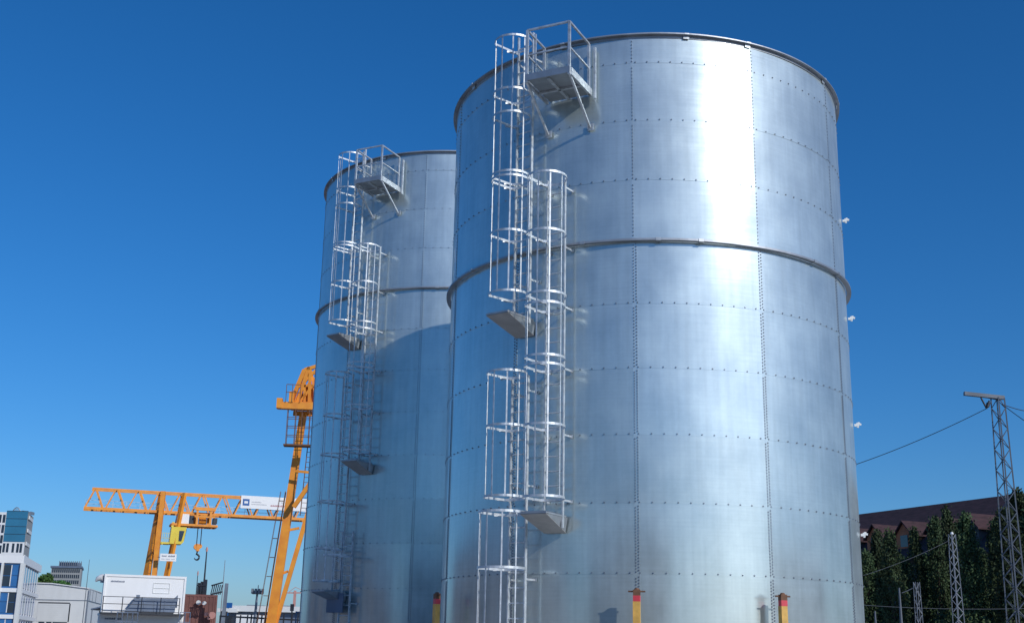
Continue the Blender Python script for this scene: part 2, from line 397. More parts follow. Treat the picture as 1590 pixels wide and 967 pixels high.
def tank(name, loc, rows_below, ztopA, label, seed):
    """local origin on the ground at the tank axis; ztopA = height of first bolted seam"""
    rnd = random.Random(seed)
    root = empty(name, loc, label, 'tank', 'galvanised bolted steel tanks')
    top = ztopA + 0.615
    levels = [top] + [ztopA - k * H for k in range(rows_below)]
    levels = [z for z in levels if z > 0.15] + [0.0]
    sh = MB(); NU = 18; NV = 5
    def rad(u, v, amp, ph):
        return RT - amp * (1 - (2 * u - 1) ** 2) + 0.0035 * u + 0.003 * (1 - v) + 0.002 * math.sin(ph + 5 * u) * math.sin(PI * v)
    amps = [rnd.uniform(0.009, 0.016) for _ in range(NP)]
    bolts = MB()
    for li in range(len(levels) - 1):
        zt, zb = levels[li], levels[li + 1]
        for p in range(NP):
            az0 = SEAM0 + p * PSTEP
            amp = amps[p] + rnd.uniform(-.003, .003); ph = rnd.uniform(0, 6)
            vs = []
            for j in range(NV + 1):
                v = j / NV; z = zb + (zt - zb) * v
                for i in range(NU + 1):
                    u = i / NU
                    vs.append(pol(az0 + PSTEP * u, rad(u, v, amp, ph), z))
            fs = [(j * (NU + 1) + i, j * (NU + 1) + i + 1, (j + 1) * (NU + 1) + i + 1, (j + 1) * (NU + 1) + i) for j in range(NV) for i in range(NU)]
            sh.add(vs, fs, True)
            # thin return edges of the lapped sheets
            e = []
            for i in range(NU + 1):
                u = i / NU; e.append(pol(az0 + PSTEP * u, rad(u, 0, amp, ph), zb))
            for i in range(NU + 1):
                u = i / NU; e.append(pol(az0 + PSTEP * u, rad(u, 0, amp, ph) - 0.012, zb))
            sh.add(e, [(i, i + 1, NU + 2 + i, NU + 1 + i) for i in range(NU)])
            # horizontal seam bolts
            if li >= 0 and zb > 0.2 and li + 1 != 4:
                for b in range(11):
                    u = 0.035 + b * (0.93 / 10)
                    az = az0 + PSTEP * u; N = pol(az, 1); T = V((-N.y, N.x, 0))
                    hexbolt(bolts, pol(az, rad(u, .05, amp, ph) - .001, zb + 0.022), N, T, 0.0150, 0.017, rnd.uniform(0, 1))
            # vertical seam bolts: single row on the thin upper sheets, double below
            dbl = li >= 4
            step = 0.0735 if li < 4 else (0.0625 if li < 6 else 0.054)
            n = int((zt - zb - 0.06) / step)
            for cidx in ((0, 1) if dbl else (0,)):
                off = 0.018 + cidx * 0.050
                for b in range(n):
                    z = zb + 0.04 + b * step + cidx * step * 0.5
                    az = az0 + math.degrees(off / RT); N = pol(az, 1); T = V((-N.y, N.x, 0))
                    hexbolt(bolts, pol(az, RT + 0.003, z), N, T, 0.0150, 0.015, rnd.uniform(0, 1))
    for v_ in range(1): pass
    sh.build('wall', M['sheet'] if seed == 3 else M['sheet_rear'], root, fixn=True)
    tag(bolts.build('bolts', M['bolt'], root), kind='stuff')
    # raised lap strips on the vertical seams
    zm = ztopA - 3 * H
    for p in range(NP):
        q = MB()
        for (za, zb_, w_) in ((zm + .05, top - .08, .036), (0.0, zm - .03, .088)):
            vs = []; dw = math.degrees(w_ / RT)
            for z in (za, zb_):
                for (d, r) in ((-0.1, RT - .01), (-0.1, RT + .0035), (dw, RT + .0035), (dw, RT - .01)):
                    vs.append(pol(SEAM0 + p * PSTEP + d, r, z))
            q.add(vs, [(0, 1, 5, 4), (1, 2, 6, 5), (2, 3, 7, 6), (0, 3, 2, 1), (4, 5, 6, 7)])
        q.build('seam_strip', M['sheet'] if seed == 3 else M['sheet_rear'], root)
    # top rim angle, stiffening ring
    ring_profile([(RT - .004, top - .07), (RT + .006, top - .07), (RT + .006, top - .012), (RT + .085, top - .012), (RT + .085, top + .010), (RT + .079, top + .010), (RT + .079, top - .004), (RT - .004, top - .004)]).build('top_rim', M['rim'], root)
    ring_profile([(RT + .005, top + .0), (RT + .03, top + .0), (RT + .03, top + .045), (RT + .005, top + .045)]).build('rim_cap', M['galv_dull'], root)
    zm = ztopA - 3 * H
    sr = ring_profile([(RT + .004, zm - .018), (RT + .105, zm - .018), (RT + .105, zm + .022), (RT + .099, zm + .022), (RT + .099, zm - .010), (RT + .004, zm - .010)])
    sr.build('stiffening_ring', M['rim'], root)
    for k, az in enumerate((-153.3, -118, -85.1, -67.8, -35.6, -18, 20, 60, 100, 140)):
        q = MB(); N = pol(az, 1); T = V((-N.y, N.x, 0))
        q.frame(N * (RT + .02), T, N, ZU, -.06, .06, .0, .012, top - .085, top - .016)
        q.frame(N * (RT + .086), T, N, ZU, -.045, .045, .0, .006, top - .014, top + .014)
        q.build('splice_plate', M['galv'], root)
    for az in (-158.7, -149.9, -112, -93.2, -82.7, -47.5, -33.8, 0, 45, 90, 140):
        q = MB(); N = pol(az, 1); T = V((-N.y, N.x, 0))
        q.frame(N * (RT + .02), T, N, ZU, -.05, .05, .0, .096, zm - .030, zm - .020)
        q.frame(N * (RT + .107), T, N, ZU, -.05, .05, .0, .008, zm - .03, zm + .03)
        q.build('splice_plate', M['galv_dull'], root)
    # shallow membrane roof, sits below the rim
    m = MB(); n = 66
    vs = [V((0, 0, top + .25))] + [pol(360 * i / n, RT - .03, top - .10) for i in range(n)]
    m.add(vs, [(0, 1 + i, 1 + (i + 1) % n) for i in range(n)], False)
    m.build('roof', M['galv_dull'], root)
    # ladders (heights measured from the first seam)
    zA = ztopA
    azA, azB = -127.5, -118.1
    caged_ladder(root, azA, zA - 5.28, zA + .93, [zA + d for d in (.55, -.59, -1.11, -2.36, -2.46, -3.58, -4.78)], [zA + d for d in (.35, -2.3, -4.4)])
    rest_platform(root, azA, zA - 5.20, 1)
    caged_ladder(root, azB, zA - 9.20, zA - 2.42, [zA + d for d in (-2.55, -3.70, -4.93, -5.13, -6.14, -6.30, -7.40, -8.70)], [zA + d for d in (-2.62, -3.85, -5.05, -6.25, -7.5, -8.7)])
    rest_platform(root, azB, zA - 9.00, -1)
    if zA - 14.2 < 0:
        caged_ladder(root, azA, 0.02, zA - 6.30, [zA + d for d in (-6.34, -7.36, -8.66)], [zA + d for d in (-6.6, -8.4, -10.1, -11.5)], cage2=[zA + d for d in (-8.93, -9.93, -11.0)])
    else:
        caged_ladder(root, azA, zA - 12.75, zA - 6.30, [zA + d for d in (-6.34, -7.60, -8.75, -10.1, -11.4, -12.3)], [zA + d for d in (-6.6, -8.4, -10.1, -12.3)])
        rest_platform(root, azA, zA - 12.6, 1)
        q = MB(); a = R(azA); o = V((math.cos(a), math.sin(a), 0)); t = V((-math.sin(a), math.cos(a), 0))
        q.frame(o * RT, t, o, ZU, -.30, .34, .30, .33, zA - 13.15, zA - 12.62)
        q.frame(o * RT, t, o, ZU, -.30, -.27, .03, .30, zA - 13.15, zA - 12.62)
        q.build('shield_plate', M['slate'], root)
        caged_ladder(root, azA + 4, 0.02, zA - 10.9, [zA - 11.6], [zA - 12.9, 1.0])
    top_platform(root, zA - 0.62)
    # white cable clips on the far right side
    for d in (-2.14, -4.37, -6.68, -8.95):
        q = MB(); N = pol(-17, 1); T = V((-N.y, N.x, 0)); P = N * (RT + .02) + ZU * (zA + d)
        q.bar(P - N * .01, P + N * .075, .05, .05)
        q.bar(P + N * .055 - ZU * .05, P + N * .085 + ZU * .06, .035, .04)
        q.bar(P + N * .03 + ZU * .03, P + N * .13 + ZU * .01, .045, .04)
        q.build('cable_clip', M['white'], root)
    return root

T1 = V((3.0166, 26.2123, 0)); T2 = V((-1.9894, 38.7123, 0))
ZA1 = 11.288 + EYE; ZA2 = 13.987 + EYE
tank('storage_tank', T1, 12, ZA1, 'big shiny steel tank at the front with sun glare on its wall', 3)
tank('storage_tank', T2, 14, ZA2, 'steel tank standing behind and half hidden by the bigger front one', 5)

# ------------------------------------------------------------------ jacking posts round the front tank
def jack(az, h, so_, label):
    P = T1 + pol(az, RT + so_)
    root = empty('jacking_post', (P.x, P.y, 0), label, 'post', 'yellow posts with red bands at the foot of the front tank', R(az) + PI / 2 + random.uniform(-.1, .1))
    m = MB(); m.box(-.06, .06, -.05, .05, 0.012, h - .23); m.box(-.066, -.055, -.056, .056, 0.012, h - .23)
    m.build('post', M['jack'], root)
    m = MB(); m.box(-.0615, .0615, -.0515, .0515, h - .23, h - .13); m.build('red_band', M['redband'], root)
    m = MB(); m.box(-.062, .062, -.052, .052, h - .13, h - .03)
    m.tube([V((-.15, 0, h - .06)), V((.15, 0, h - .06))], .014, 8)
    m.tube([V((0, 0, h - .03)), V((0, 0, h + .0))], [.05, .03], 10)
    m.build('screw_head', M['rust'], root)
    m = MB(); m.box(-.14, .14, -.14, .14, 0.004, .012); m.build('foot_plate', M['rust'], root)
jack(-99.0, 2.68, .38, 'yellow post with red band in front of the tank seam, the middle one')
jack(-67, 2.66, .38, 'yellow post with red band nearest the right edge of the front tank')
jack(-156.5, 2.66, .38, 'yellow post with red band in the gap between the two tanks')

# ------------------------------------------------------------------ gantry cranes
def gantry(P0, gdir, L, depth, legs, name_label, period, single=False, group='yellow gantry cranes'):
    """P0 = left end of the lower chord (front truss); local X runs along the girder, local Y away from the viewer."""
    rz = math.atan2(gdir.y, gdir.x)
    root = empty('gantry_crane', (P0.x, P0.y, 0), name_label, 'crane', group, rz)
    zb = P0.z; zt = zb + depth; Wd = 1.5
    n = int(L / period)
    for side, y in (('f', 0.0), ('b', Wd)):
        m = MB()
        m.bar(V((0, y, zb)), V((L, y, zb)), .16, .24)
        m.bar(V((.55, y, zt)), V((L, y, zt)), .13, .15)
        x = 0.0
        m.bar(V((0.05, y, zb)), V((.8, y, zt)), .11, .11)
        for k in range(n):
            xa = .8 + k * period; xb = xa + period * .5
            m.bar(V((xa + .12, y, zt)), V((xb - .08, y, zb)), .10, .12)
            m.bar(V((xb + .08, y, zb)), V((xa + period - .12, y, zt)), .10, .12)
        m.build('girder_truss', M['yellow'], root)
    m = MB()
    for k in range(n + 1):
        x = .8 + k * period
        m.bar(V((x, 0, zt)), V((x, Wd, zt)), .08, .08)
        m.bar(V((x, 0, zb)), V((x, Wd, zb)), .08, .08)
    m.build('cross_member', M['yellow'], root)
    m = MB(); m.box(.1, L, .35, 1.0, zb + .10, zb + .13)
    for yy in (.35, 1.0):
        for hh in (.45, .8): m.bar(V((.1, yy, zb + hh)), V((L, yy, zb + hh)), .02, .02)
        for k in range(int(L / 1.2)): m.bar(V((.1 + k * 1.2, yy, zb + .1)), V((.1 + k * 1.2, yy, zb + .8)), .02, .02)
    m.build('walkway', M['galv_dull'], root)
    for lg in legs:
        x0, xt, x2b, x2t, wb, wt, spread = lg
        for y in ((Wd / 2,) if single else (-.12, Wd + .12)):
            yb = y if single else (y - spread if y < 0 else y + spread)
            m = MB()
            xo = 0.0 if single or y < 0 else -.95
            m.bar(V((x0 + xo, yb, .5)), V((xt, y, zb - .13 if single else zt + .05)), wb * .8, wb, ZU, wt * .8, wt)
            m.build('leg', M['yellow'], root)
            m = MB()
            m.bar(V((x2b, yb, .8)), V((x2t, y, zb - .13 if single else zt + .02)), wb * .5, wb * .42, ZU, wt * .62, wt * .6)
            for zz in (.45, .30):
                q = zz; a_ = V((x0, yb, .5)).lerp(V((xt, y, zt)), q); b_ = V((x2b, yb, .8)).lerp(V((x2t, y, zt)), q)
                m.bar(a_, b_, .10, .12)
            m.build('brace_leg', M['yellow'], root)
        m = MB()
        m.bar(V((x0, -.12 - spread - .4, .5)), V((x0, Wd + .12 + spread + .4, .5)), .45, .5)
        for y in (-.12 - spread, Wd + .12 + spread):
            m.tube([V((x0 - .1, y, .25)), V((x0 + .1, y, .25))], .25, 14)
        m.build('sill_beam', M['yellow'], root)
        # ladder up the leg
        m = MB()
        A = V((x0 - wb * .5 - .10, -.12 - spread, .9)); B = V((xt - wb * .5 - .08, -.12, zb - .3))
        if single:
            A = V((x0 - wb * .5 - .06, Wd / 2, .9)); B = V((xt - wb * .4 - .04, Wd / 2, zb)); B = A.lerp(B, .66)
        for s in (-.16, .16):
            m.bar(A + V((0, s, 0)), B + V((0, s, 0)), .035, .035)
            m.bar(A + V((-.24, s, 1.2)), B + V((-.24, s, 0)), .02, .02)
        kk = int((B - A).length / .3)
        for k in range(kk):
            p = A.lerp(B, (k + .5) / kk); m.bar(p - V((0, .16, 0)), p + V((0, .16, 0)), .02, .02)
            if k % 3 == 0 and k > 3: m.bar(p - V((0, .16, 0)), p - V((.24, .16, 0)), .02, .02); m.bar(p + V((0, .16, 0)), p + V((-.24, .16, 0)), .02, .02); m.bar(p - V((.24, .16, 0)), p + V((-.24, .16, 0)), .02, .02)
        m.build('leg_ladder', M['rust'], root)
    return root, zb, zt

Yc = 110.0
P0 = at(130, 788, Yc); P1 = at(440, 805.5, Yc * 1.055)
gd = V((P1.x - P0.x, P1.y - P0.y, 0)); Lpx = gd.length / 310.0; gd.normalize()
k1 = Lpx
zavg = (P0.z + P1.z) / 2; P0.z = zavg + .05
gc, zb, zt = gantry(P0, gd, 430 * k1, 1.80, [(112 * k1, 117 * k1, 122 * k1, 150 * k1, .50, .50, 1.3), (398 * k1, 403 * k1, 385 * k1, 370 * k1, .50, .50, 1.3)],
                    'far yellow gantry crane with a white banner, driver cab and hook', 33.0 * k1)
# banner
m = MB(); bx0, bx1 = 239 * k1, 352 * k1
m.box(bx0, bx1, -.20, -.14, zb + .72, zt + .12)
ban = m.build('banner', M['white'], gc)
m = MB(); m.box(bx0 + .18, bx0 + .18 + .62, -.212, -.203, zb + .98, zb + 1.60); lg_ = m.build('logo', M['blue'], ban)
m = MB(); m.box(bx0 + .32, bx0 + .66, -.220, -.214, zb + 1.18, zb + 1.40); m.build('logo_mark', M['white'], ban)
def textline(name, s, x, y, z, size, mt, parent, rx=PI / 2):
    c = bpy.data.curves.new(name, 'FONT'); c.body = s; c.size = size; c.extrude = 0.002
    o = bpy.data.objects.new(name, c); COL.objects.link(o)
    o.data.materials.append(mt)
    dg = bpy.context.evaluated_depsgraph_get(); dg.update()
    me = bpy.data.meshes.new_from_object(o.evaluated_get(dg)); bpy.data.objects.remove(o)
    if not me.materials: me.materials.append(mt)
    o = bpy.data.objects.new(name, me); COL.objects.link(o)
    o.parent = parent; o.location = (x, y, z); o.rotation_euler = (rx, 0, 0)
    return o
# the printing on the photo is only a few grey smudges: thin bars of print
def print_bars(name, x0, z0, lens, h, mt, parent, y=-.206, seed=1):
    r = random.Random(seed); m = MB(); x = x0
    for L in lens:
        e = x + L
        while x < e:
            w_ = r.uniform(.04, .09) * h / .12; hh = h * r.choice((.7, .7, 1.0, .85))
            m.box(x, x + w_ * .72, y, y + .004, z0, z0 + hh); x += w_
        x += h * .8
    return m.build(name, mt, parent)
print_bars('printed_line', bx0 + 1.0, zb + 1.30, (.9,), .11, M['ink'], ban, seed=2)
print_bars('printed_line', bx0 + 1.0, zb + 1.10, (1.4,), .09, M['ink'], ban, seed=3)
print_bars('printed_line', bx0 + 2.8, zb + 1.02, (1.4, .75), .17, M['inkred'], ban, seed=4)
print_bars('printed_line', bx0 + 3.8, zb + 1.38, (.25, .2, .5), .10, M['ink'], ban, seed=5)
# trolley, cab, hook
def gx(px): return (px - 130) * k1
m = MB()
m.bar(V((gx(264), -.35, zb - .05 - 1.05)), V((gx(334), -.35, zb - .05 - 1.05)), .16, .2); m.bar(V((gx(264), 1.8, zb - 1.1)), V((gx(334), 1.8, zb - 1.1)), .16, .2)
for px in (302, 323):
    m.bar(V((gx(px), -.35, zb - 1.1)), V((gx(px), -.35, zb + .55)), .2, .2); m.bar(V((gx(px), 1.8, zb - 1.1)), V((gx(px), 1.8, zb + .3)), .2, .2)
m.bar(V((gx(298), -.40, zb + .42)), V((gx(330), -.40, zb + .42)), .2, .3)
m.bar(V((gx(298), -.36, zb - .3)), V((gx(330), -.36, zb - .3)), .12, .14)
for px in (264, 334, 300): m.bar(V((gx(px), -.35, zb - 1.1)), V((gx(px), 1.8, zb - 1.1)), .16, .18)
tr = m.build('trolley', M['yellow'], gc)
m = MB(); m.tube([V((gx(306), .4, zb - .6)), V((gx(318), .4, zb - .6))], .32, 14); m.build('rope_drum', M['yellow'], tr)
m = MB(); m.box(gx(272), gx(290), -.2, 1.0, zb - 1.0, zb - .1); m.build('electric_cabinet', M['white'], tr)
m = MB(); m.box(gx(292), gx(298), 0, 1.0, zb - 1.0, zb - .2); m.box(gx(328), gx(334), -.3, .9, zb - .85, zb - .35); m.build('hoist_motor', M['dark'], tr)
m = MB()
for px in (306, 312):
    for y in (.2, .6): m.tube([V((gx(px), y, zb - .9)), V((gx(px), y, zb - 2.85))], .022, 6)
rp = m.build('hoist_rope', M['rope'], gc)
m = MB(); m.tube([V((gx(306.5), .25, zb - 3.0)), V((gx(306.5), .6, zb - 3.0))], .28, 14); m.tube([V((gx(311), .25, zb - 2.95)), V((gx(311), .6, zb - 2.95))], .22, 14)
m.box(gx(306), gx(311), .22, .63, zb - 3.4, zb - 2.8); hk = m.build('hook_block', M['yellow'], gc)
m = MB(); hp = []
for i in range(15):
    a = R(100 - i * 19); hp.append(V((gx(308) + math.cos(a) * .22, .42, zb - 3.95 + math.sin(a) * .24)))
m.tube([V((gx(308.6), .42, zb - 3.35))] + hp, [.07] + [.085] * 10 + [.07, .06, .05, .04, .03], 8); m.build('hook', M['dark'], hk)
m = MB()
m.prism([V((gx(262.5), -.7, zb - 2.9)), V((gx(281), -.7, zb - 2.9)), V((gx(284), -.7, zb - 2.7)), V((gx(287), -.7, zb - 1.35)), V((gx(264), -.7, zb - 1.35))], V((0, 1.5, 0)))
cb = m.build('driver_cab', M['cab_yellow'], gc)
m = MB(); m.prism([V((gx(276), -.715, zb - 2.65)), V((gx(280.5), -.715, zb - 2.65)), V((gx(284), -.715, zb - 1.7)), V((gx(276), -.715, zb - 1.7))], V((0, .012, 0)))
m.prism([V((gx(284.3), -.6, zb - 2.6)), V((gx(287.1), -.6, zb - 1.5)), V((gx(287.1), .7, zb - 1.5)), V((gx(284.3), .7, zb - 2.6))], V((.02, 0, 0)))
m.build('cab_window', M['glass_dark'], cb)
m = MB(); m.bar(V((gx(250), -.6, zb - 2.85)), V((gx(263), -.6, zb - 2.85)), .1, .16); m.bar(V((gx(250), .6, zb - 2.85)), V((gx(263), .6, zb - 2.85)), .1, .16)
for z_ in (zb - 2.4, zb - 1.95): m.bar(V((gx(250), -.6, z_)), V((gx(263), -.6, z_)), .03, .03)
for px in (251, 254, 257, 260): m.bar(V((gx(px), -.6, zb - 2.8)), V((gx(px), -.6, zb - 1.95)), .03, .03)
m.bar(V((gx(250), -.65, zb - 2.85)), V((gx(250), .65, zb - 2.85)), .1, .14)
m.build('cab_landing', M['cab_yellow'], cb)
m = MB(); m.bar(V((gx(265), -.3, zb - 1.36)), V((gx(266.5), -.3, zb - .9)), .2, .2); m.build('cab_hanger', M['cab_yellow'], cb)
m = MB(); m.box(gx(249), gx(273.5), -2.0, -1.92, zb - 4.55, zb - 3.90); sg = m.build('sign_board', M['white'], gc)
m = MB(); m.bar(V((gx(246), -1.5, zb - 4.2)), V((gx(262), -1.9, zb - 4.2)), .06, .06); m.build('sign_arm', M['yellow'], sg)
print_bars('printed_line', gx(251.5), zb - 4.17, (.42, .55), .15, M['inkdark'], sg, y=-2.006, seed=8)
print_bars('printed_line', gx(251.5), zb - 4.42, (.25, .35, .3), .10, M['ink'], sg, y=-2.006, seed=9)

# second crane: near the back of the rear tank
Y2 = 60.0
Q0 = at(452, 633, Y2); k2 = Y2 / FPX / .963
foot = at(409, 1030, Y2); ltop = at(467, 650, Y2)
xb2 = at(521, 640, Y2).x - Q0.x; xf = foot.x - Q0.x; xt_ = ltop.x - Q0.x
gc2, zb2, zt2 = gantry(Q0, V((1, .10, 0)).normalized(), 16.0, 1.85, [(xf, xt_ + .05, xf + .0, xb2, .50, .36, .0)],
                       'near yellow gantry crane beside the rear tank, its slanted leg and girder end in view', 1.15, True)
m = MB()
m.box(-.62, 1.4, -.45, -.05, zb2 - .12, zb2 + .22); m.box(-.70, -.42, -.47, .0, zb2 - .1, zb2 + .40); m.box(-.1, .12, -.5, 0, zb2 + .2, zb2 + .75)
m.build('end_carriage', M['yellow'], gc2)
m = MB()
for x in (-.1, .3, .62, 1.0, 1.3):
    for y in (-.7, -.2): m.bar(V((x, y, zb2 - 1.95)), V((x, y, zb2 - .15)), .03, .03)
for z_ in (zb2 - 1.95, zb2 - 1.5, zb2 - 1.05, zb2 - .6):
    for y in (-.7, -.2): m.bar(V((-.1, y, z_)), V((1.3, y, z_)), .025, .03)
m.box(-.2, 1.4, -.75, -.15, zb2 - 2.02, zb2 - 1.95)
for x in (-.35, -.05, .35):
    m.bar(V((x + .1, -.5, zb2 + .2)), V((x + .1, -.5, zb2 + 1.1)), .03, .03)
m.bar(V((-.25, -.5, zb2 + 1.1)), V((.45, -.5, zb2 + 1.1)), .03, .03); m.bar(V((-.25, -.5, zb2 + .7)), V((.45, -.5, zb2 + .7)), .03, .03)
m.build('service_platform', M['rust'], gc2)
m = MB()
a1 = at(456, 787, Y2) ; a2 = at(492, 735, Y2)
def loc2(P): 
    d = P - V((Q0.x, Q0.y, 0)); rz = gc2.rotation_euler[2]; c, s = math.cos(-rz), math.sin(-rz)
    return V((d.x * c - d.y * s, d.x * s + d.y * c, d.z))
m.bar(loc2(a1), loc2(a2), .20, .20); m.bar(loc2(at(459, 731, Y2)), loc2(at(490, 734, Y2)), .09, .12)
m.build('diagonal_brace', M['yellow'], gc2)
m = MB()
A = loc2(at(466, 800, Y2)); B = loc2(at(478, 690, Y2))
for s in (0, .33): m.bar(A + V((s, 0, 0)), B + V((s, 0, 0)), .04, .04)
for k in range(14):
    p = A.lerp(B, (k + .5) / 14); m.bar(p, p + V((.33, 0, 0)), .025, .025)
m.build('service_ladder', M['rust'], gc2)

m = MB()
for dy in (0.0, 1.1):
    def L2(px, py): return loc2(at(px, py, Y2 + dy))
    for (a_, b_, w_) in (((452, 624), (473, 574), .20), ((462, 624), (480, 570), .16), ((473, 574), (500, 566), .16), ((473, 574), (473, 628), .12), ((482, 571), (480, 628), .14),
                         ((463, 600), (500, 597), .12), ((466, 624), (486, 598), .12), ((468, 598), (490, 575), .12), ((452, 626), (500, 628), .2)):
        m.bar(L2(*a_), L2(*b_), w_, w_)
m.build('end_frame', M['yellow'], gc2)
m = MB(); p_ = loc2(at(478, 626, Y2 + .5)); m.box(p_.x - .25, p_.x + .45, p_.y - .3, p_.y + .3, p_.z, p_.z + .9); m.build('drive_box', M['yellow'], gc2)
# ------------------------------------------------------------------ containers, shadow shape, railings
def container(P, wid, hgt, dep, label, mt, group, logo=None, corrug=False, rz=0, name='container'):
    root = empty(name, (P.x, P.y, P.z), label, 'container', group, rz)
    m = MB()
    if corrug:
        n = int(wid / .28)
        m.box(.05, wid - .05, .04, dep, .08, hgt - .06)
        for i in range(n): m.box(.08 + i * wid / (n + .3), .08 + i * wid / (n + .3) + .14, .0, .036, .12, hgt - .12)
    else:
        m.box(.06, wid - .06, .05, dep, .08, hgt - .06)
    m.build('body', mt, root)
    m = MB()
    for x in (0, wid - .14): m.box(x, x + .14, -.02, .12, 0, hgt)
    m.box(.14, wid - .14, -.018, .1, hgt - .16, hgt - .002); m.box(.14, wid - .14, -.018, .1, .002, .14)
    m.box(0, .13, .13, dep, hgt - .15, hgt - .001); m.box(wid - .13, wid, .13, dep, hgt - .15, hgt - .001)
    m.build('frame', mt if corrug else M['white'], root)
    if logo: print_bars('printed_line', logo[0], logo[1], logo[2], .14, M['inkdark'], root, y=.038, seed=int(P.z * 7) + 3)
    return root
YC = 87.0
TL = at(163, 890, YC); TR = at(290, 895, YC + 2.0)
rzc = math.atan2(2.0, TR.x - TL.x); cw = math.hypot(2.0, TR.x - TL.x)
CXD = V((math.cos(rzc), math.sin(rzc), 0)); CYD = V((-math.sin(rzc), math.cos(rzc), 0)); CO = V((TL.x, YC, 0))
def cl(x, y, z): return CO + CXD * x + CYD * y + ZU * z          # container stack frame -> world
hC = 2.66; topz = (TL.z + TR.z) / 2
def rot(o): o.rotation_euler = (0, 0, rzc); return o
c_top = container(cl(0, 0, topz - hC), cw, hC, 2.45, 'upper white site container of the stack with a small dark print at its corner', M['white'], None, (.45, hC - .55, (.95,)), False, rzc)
c_low = container(cl(-.1, -.25, topz - 2 * hC - .005), cw + .1, hC, 2.9, 'lower white site container, carrying another white one on its roof', M['white'], None, (.4, hC - .45, (.7, .3)), False, rzc)
m = MB(); m.frame(CO, CXD, CYD, ZU, -.4, cw + .4, -.5, 3.2, 0.005, topz - 2 * hC - .010)
tag(m.build('plinth', M['concrete']), 'concrete plinth under the white site containers', 'plinth')
m = MB(); x0 = cw * .60; x1 = cw * .80
for a_, b_ in (((x0, 1.45), (x1, 1.45)), ((x0, 2.15), (x1, 2.15)), ((x0, 1.45), (x0, 2.15)), ((x1, 1.45), (x1, 2.15)), ((x0, 1.8), (x1, 1.8))):
    m.bar(V((a_[0], .03, a_[1])), V((b_[0], .03, b_[1])), .04, .04)
m.build('shutter_frame', M['white2'], c_top)
zs = topz - hC - .05
sk = empty('shadow_shape', cl(3.35, -1.05, zs), 'blue-grey sloping shape added for the shadow on the upper white container', 'shadow', None, rzc)  # added slate-coloured solid, stands in for the shadow on the container front
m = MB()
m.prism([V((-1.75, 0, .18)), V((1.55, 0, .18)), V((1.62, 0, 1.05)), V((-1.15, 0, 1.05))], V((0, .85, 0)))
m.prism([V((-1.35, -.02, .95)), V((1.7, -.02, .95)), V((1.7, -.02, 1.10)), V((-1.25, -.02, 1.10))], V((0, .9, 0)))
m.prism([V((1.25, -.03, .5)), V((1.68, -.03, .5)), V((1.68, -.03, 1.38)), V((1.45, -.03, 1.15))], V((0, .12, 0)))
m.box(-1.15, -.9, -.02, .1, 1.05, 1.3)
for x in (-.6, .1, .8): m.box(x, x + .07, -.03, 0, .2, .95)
m.build('shadow_body', M['slate'], sk)
m = MB(); m.box(-1.6, 1.5, .05, .75, .05, .18); m.build('shadow_base', M['dark'], sk)
def railing(P, Q, h, n, label, nrails=3, mt='dark', thick=.05, gname=None):
    rt = empty('railing', P, label, 'railing', gname)
    D = Q - P
    m = MB()
    for i in range(n + 1):
        p = D * (i / n); m.bar(p, p + ZU * h, thick, thick)
    m.build('posts', M[mt], rt)
    m = MB()
    for k in range(nrails):
        z = h * (1 - k * .42) - .03; m.bar(ZU * z - D.normalized() * .02, D + ZU * z + D.normalized() * .02, thick * .9, thick * .9)
    m.build('rails', M[mt], rt)
    return rt
railing(cl(0, -1.5, zs), cl(cw - .5, -1.5, zs), 1.15, 4, 'dark guard railing along the roof of the lower white container')
m = MB(); m.frame(CO, CXD, CYD, ZU, -.1, cw, -1.6, -.24, zs - .02, zs + .06)
tag(m.build('roof_walkway', M['dark']), 'dark walkway deck in front of the upper white container', 'walkway')
railing(cl(.95, -2.8, 2.0), cl(2.3, -2.8, 2.0), 1.45, 4, 'slate railing in front of the lower white container at the left', 2, 'slate')
railing(cl(5.1, -2.8, 2.0), cl(5.8, -2.8, 2.0), 1.55, 2, 'short slate railing at the right end of the lower white container', 2, 'slate')
# red container stack
YR = 92.0
A_ = at(287, 921.5, YR); B_ = at(341, 922.5, YR + .8); rzr = math.atan2(.8, B_.x - A_.x)
container(V((A_.x, YR, A_.z - 2.6)), B_.x - A_.x, 2.6, 6.0, 'upper brownish red container of the stack beside the white ones', M['container_red'], None, None, True, rzr)
container(V((A_.x, YR, max(.01, A_.z - 5.22))), B_.x - A_.x, min(2.6, A_.z - 2.63), 6.0, 'lower brownish red container under the other red one', M['container_red'], None, None, True, rzr)
for (px_, py_, r_) in ((310, 935, .16), (319, 936, .14), (322, 953, .14), (331, 955, .26), (326, 959, .12)):
    p_ = at(px_, py_, YR + .35); q = MB(); q.tube([V((p_.x, YR + .10, p_.z)), V((p_.x, YR - .08, p_.z))], r_, 12)
    tag(q.build('disc', M['white2'] if py_ < 950 else M['pink']), {(310): 'pale round disc, upper left of those on the red containers', (319): 'pale round disc, upper right of those on the red containers', (322): 'faded pink disc left of the biggest one on the red containers', (331): 'biggest faded pink disc on the red containers', (326): 'lowest small pink disc on the red containers'}[px_], 'disc')
# dark boxes and gate frame on the red containers
bz = A_.z + .005
m = MB()
for (x0, x1, z0_, z1_) in ((306, 309, 0, .85), (310.5, 313, 0, .95), (314.5, 319, 0, 1.1)):
    a_ = at(x0, 915, YR + .5); b_ = at(x1, 915, YR + .5); m.box(a_.x, b_.x, YR + .5, YR + .9, bz + z0_, bz + z1_)
a_ = at(305, 915, YR + .5); b_ = at(320, 915, YR + .5); m.box(a_.x, b_.x, YR + .45, YR + .49, bz + .62, bz + .70)
tag(m.build('ventilation_unit', M['dark']), 'dark slatted unit on the roof of the red container', 'machine')
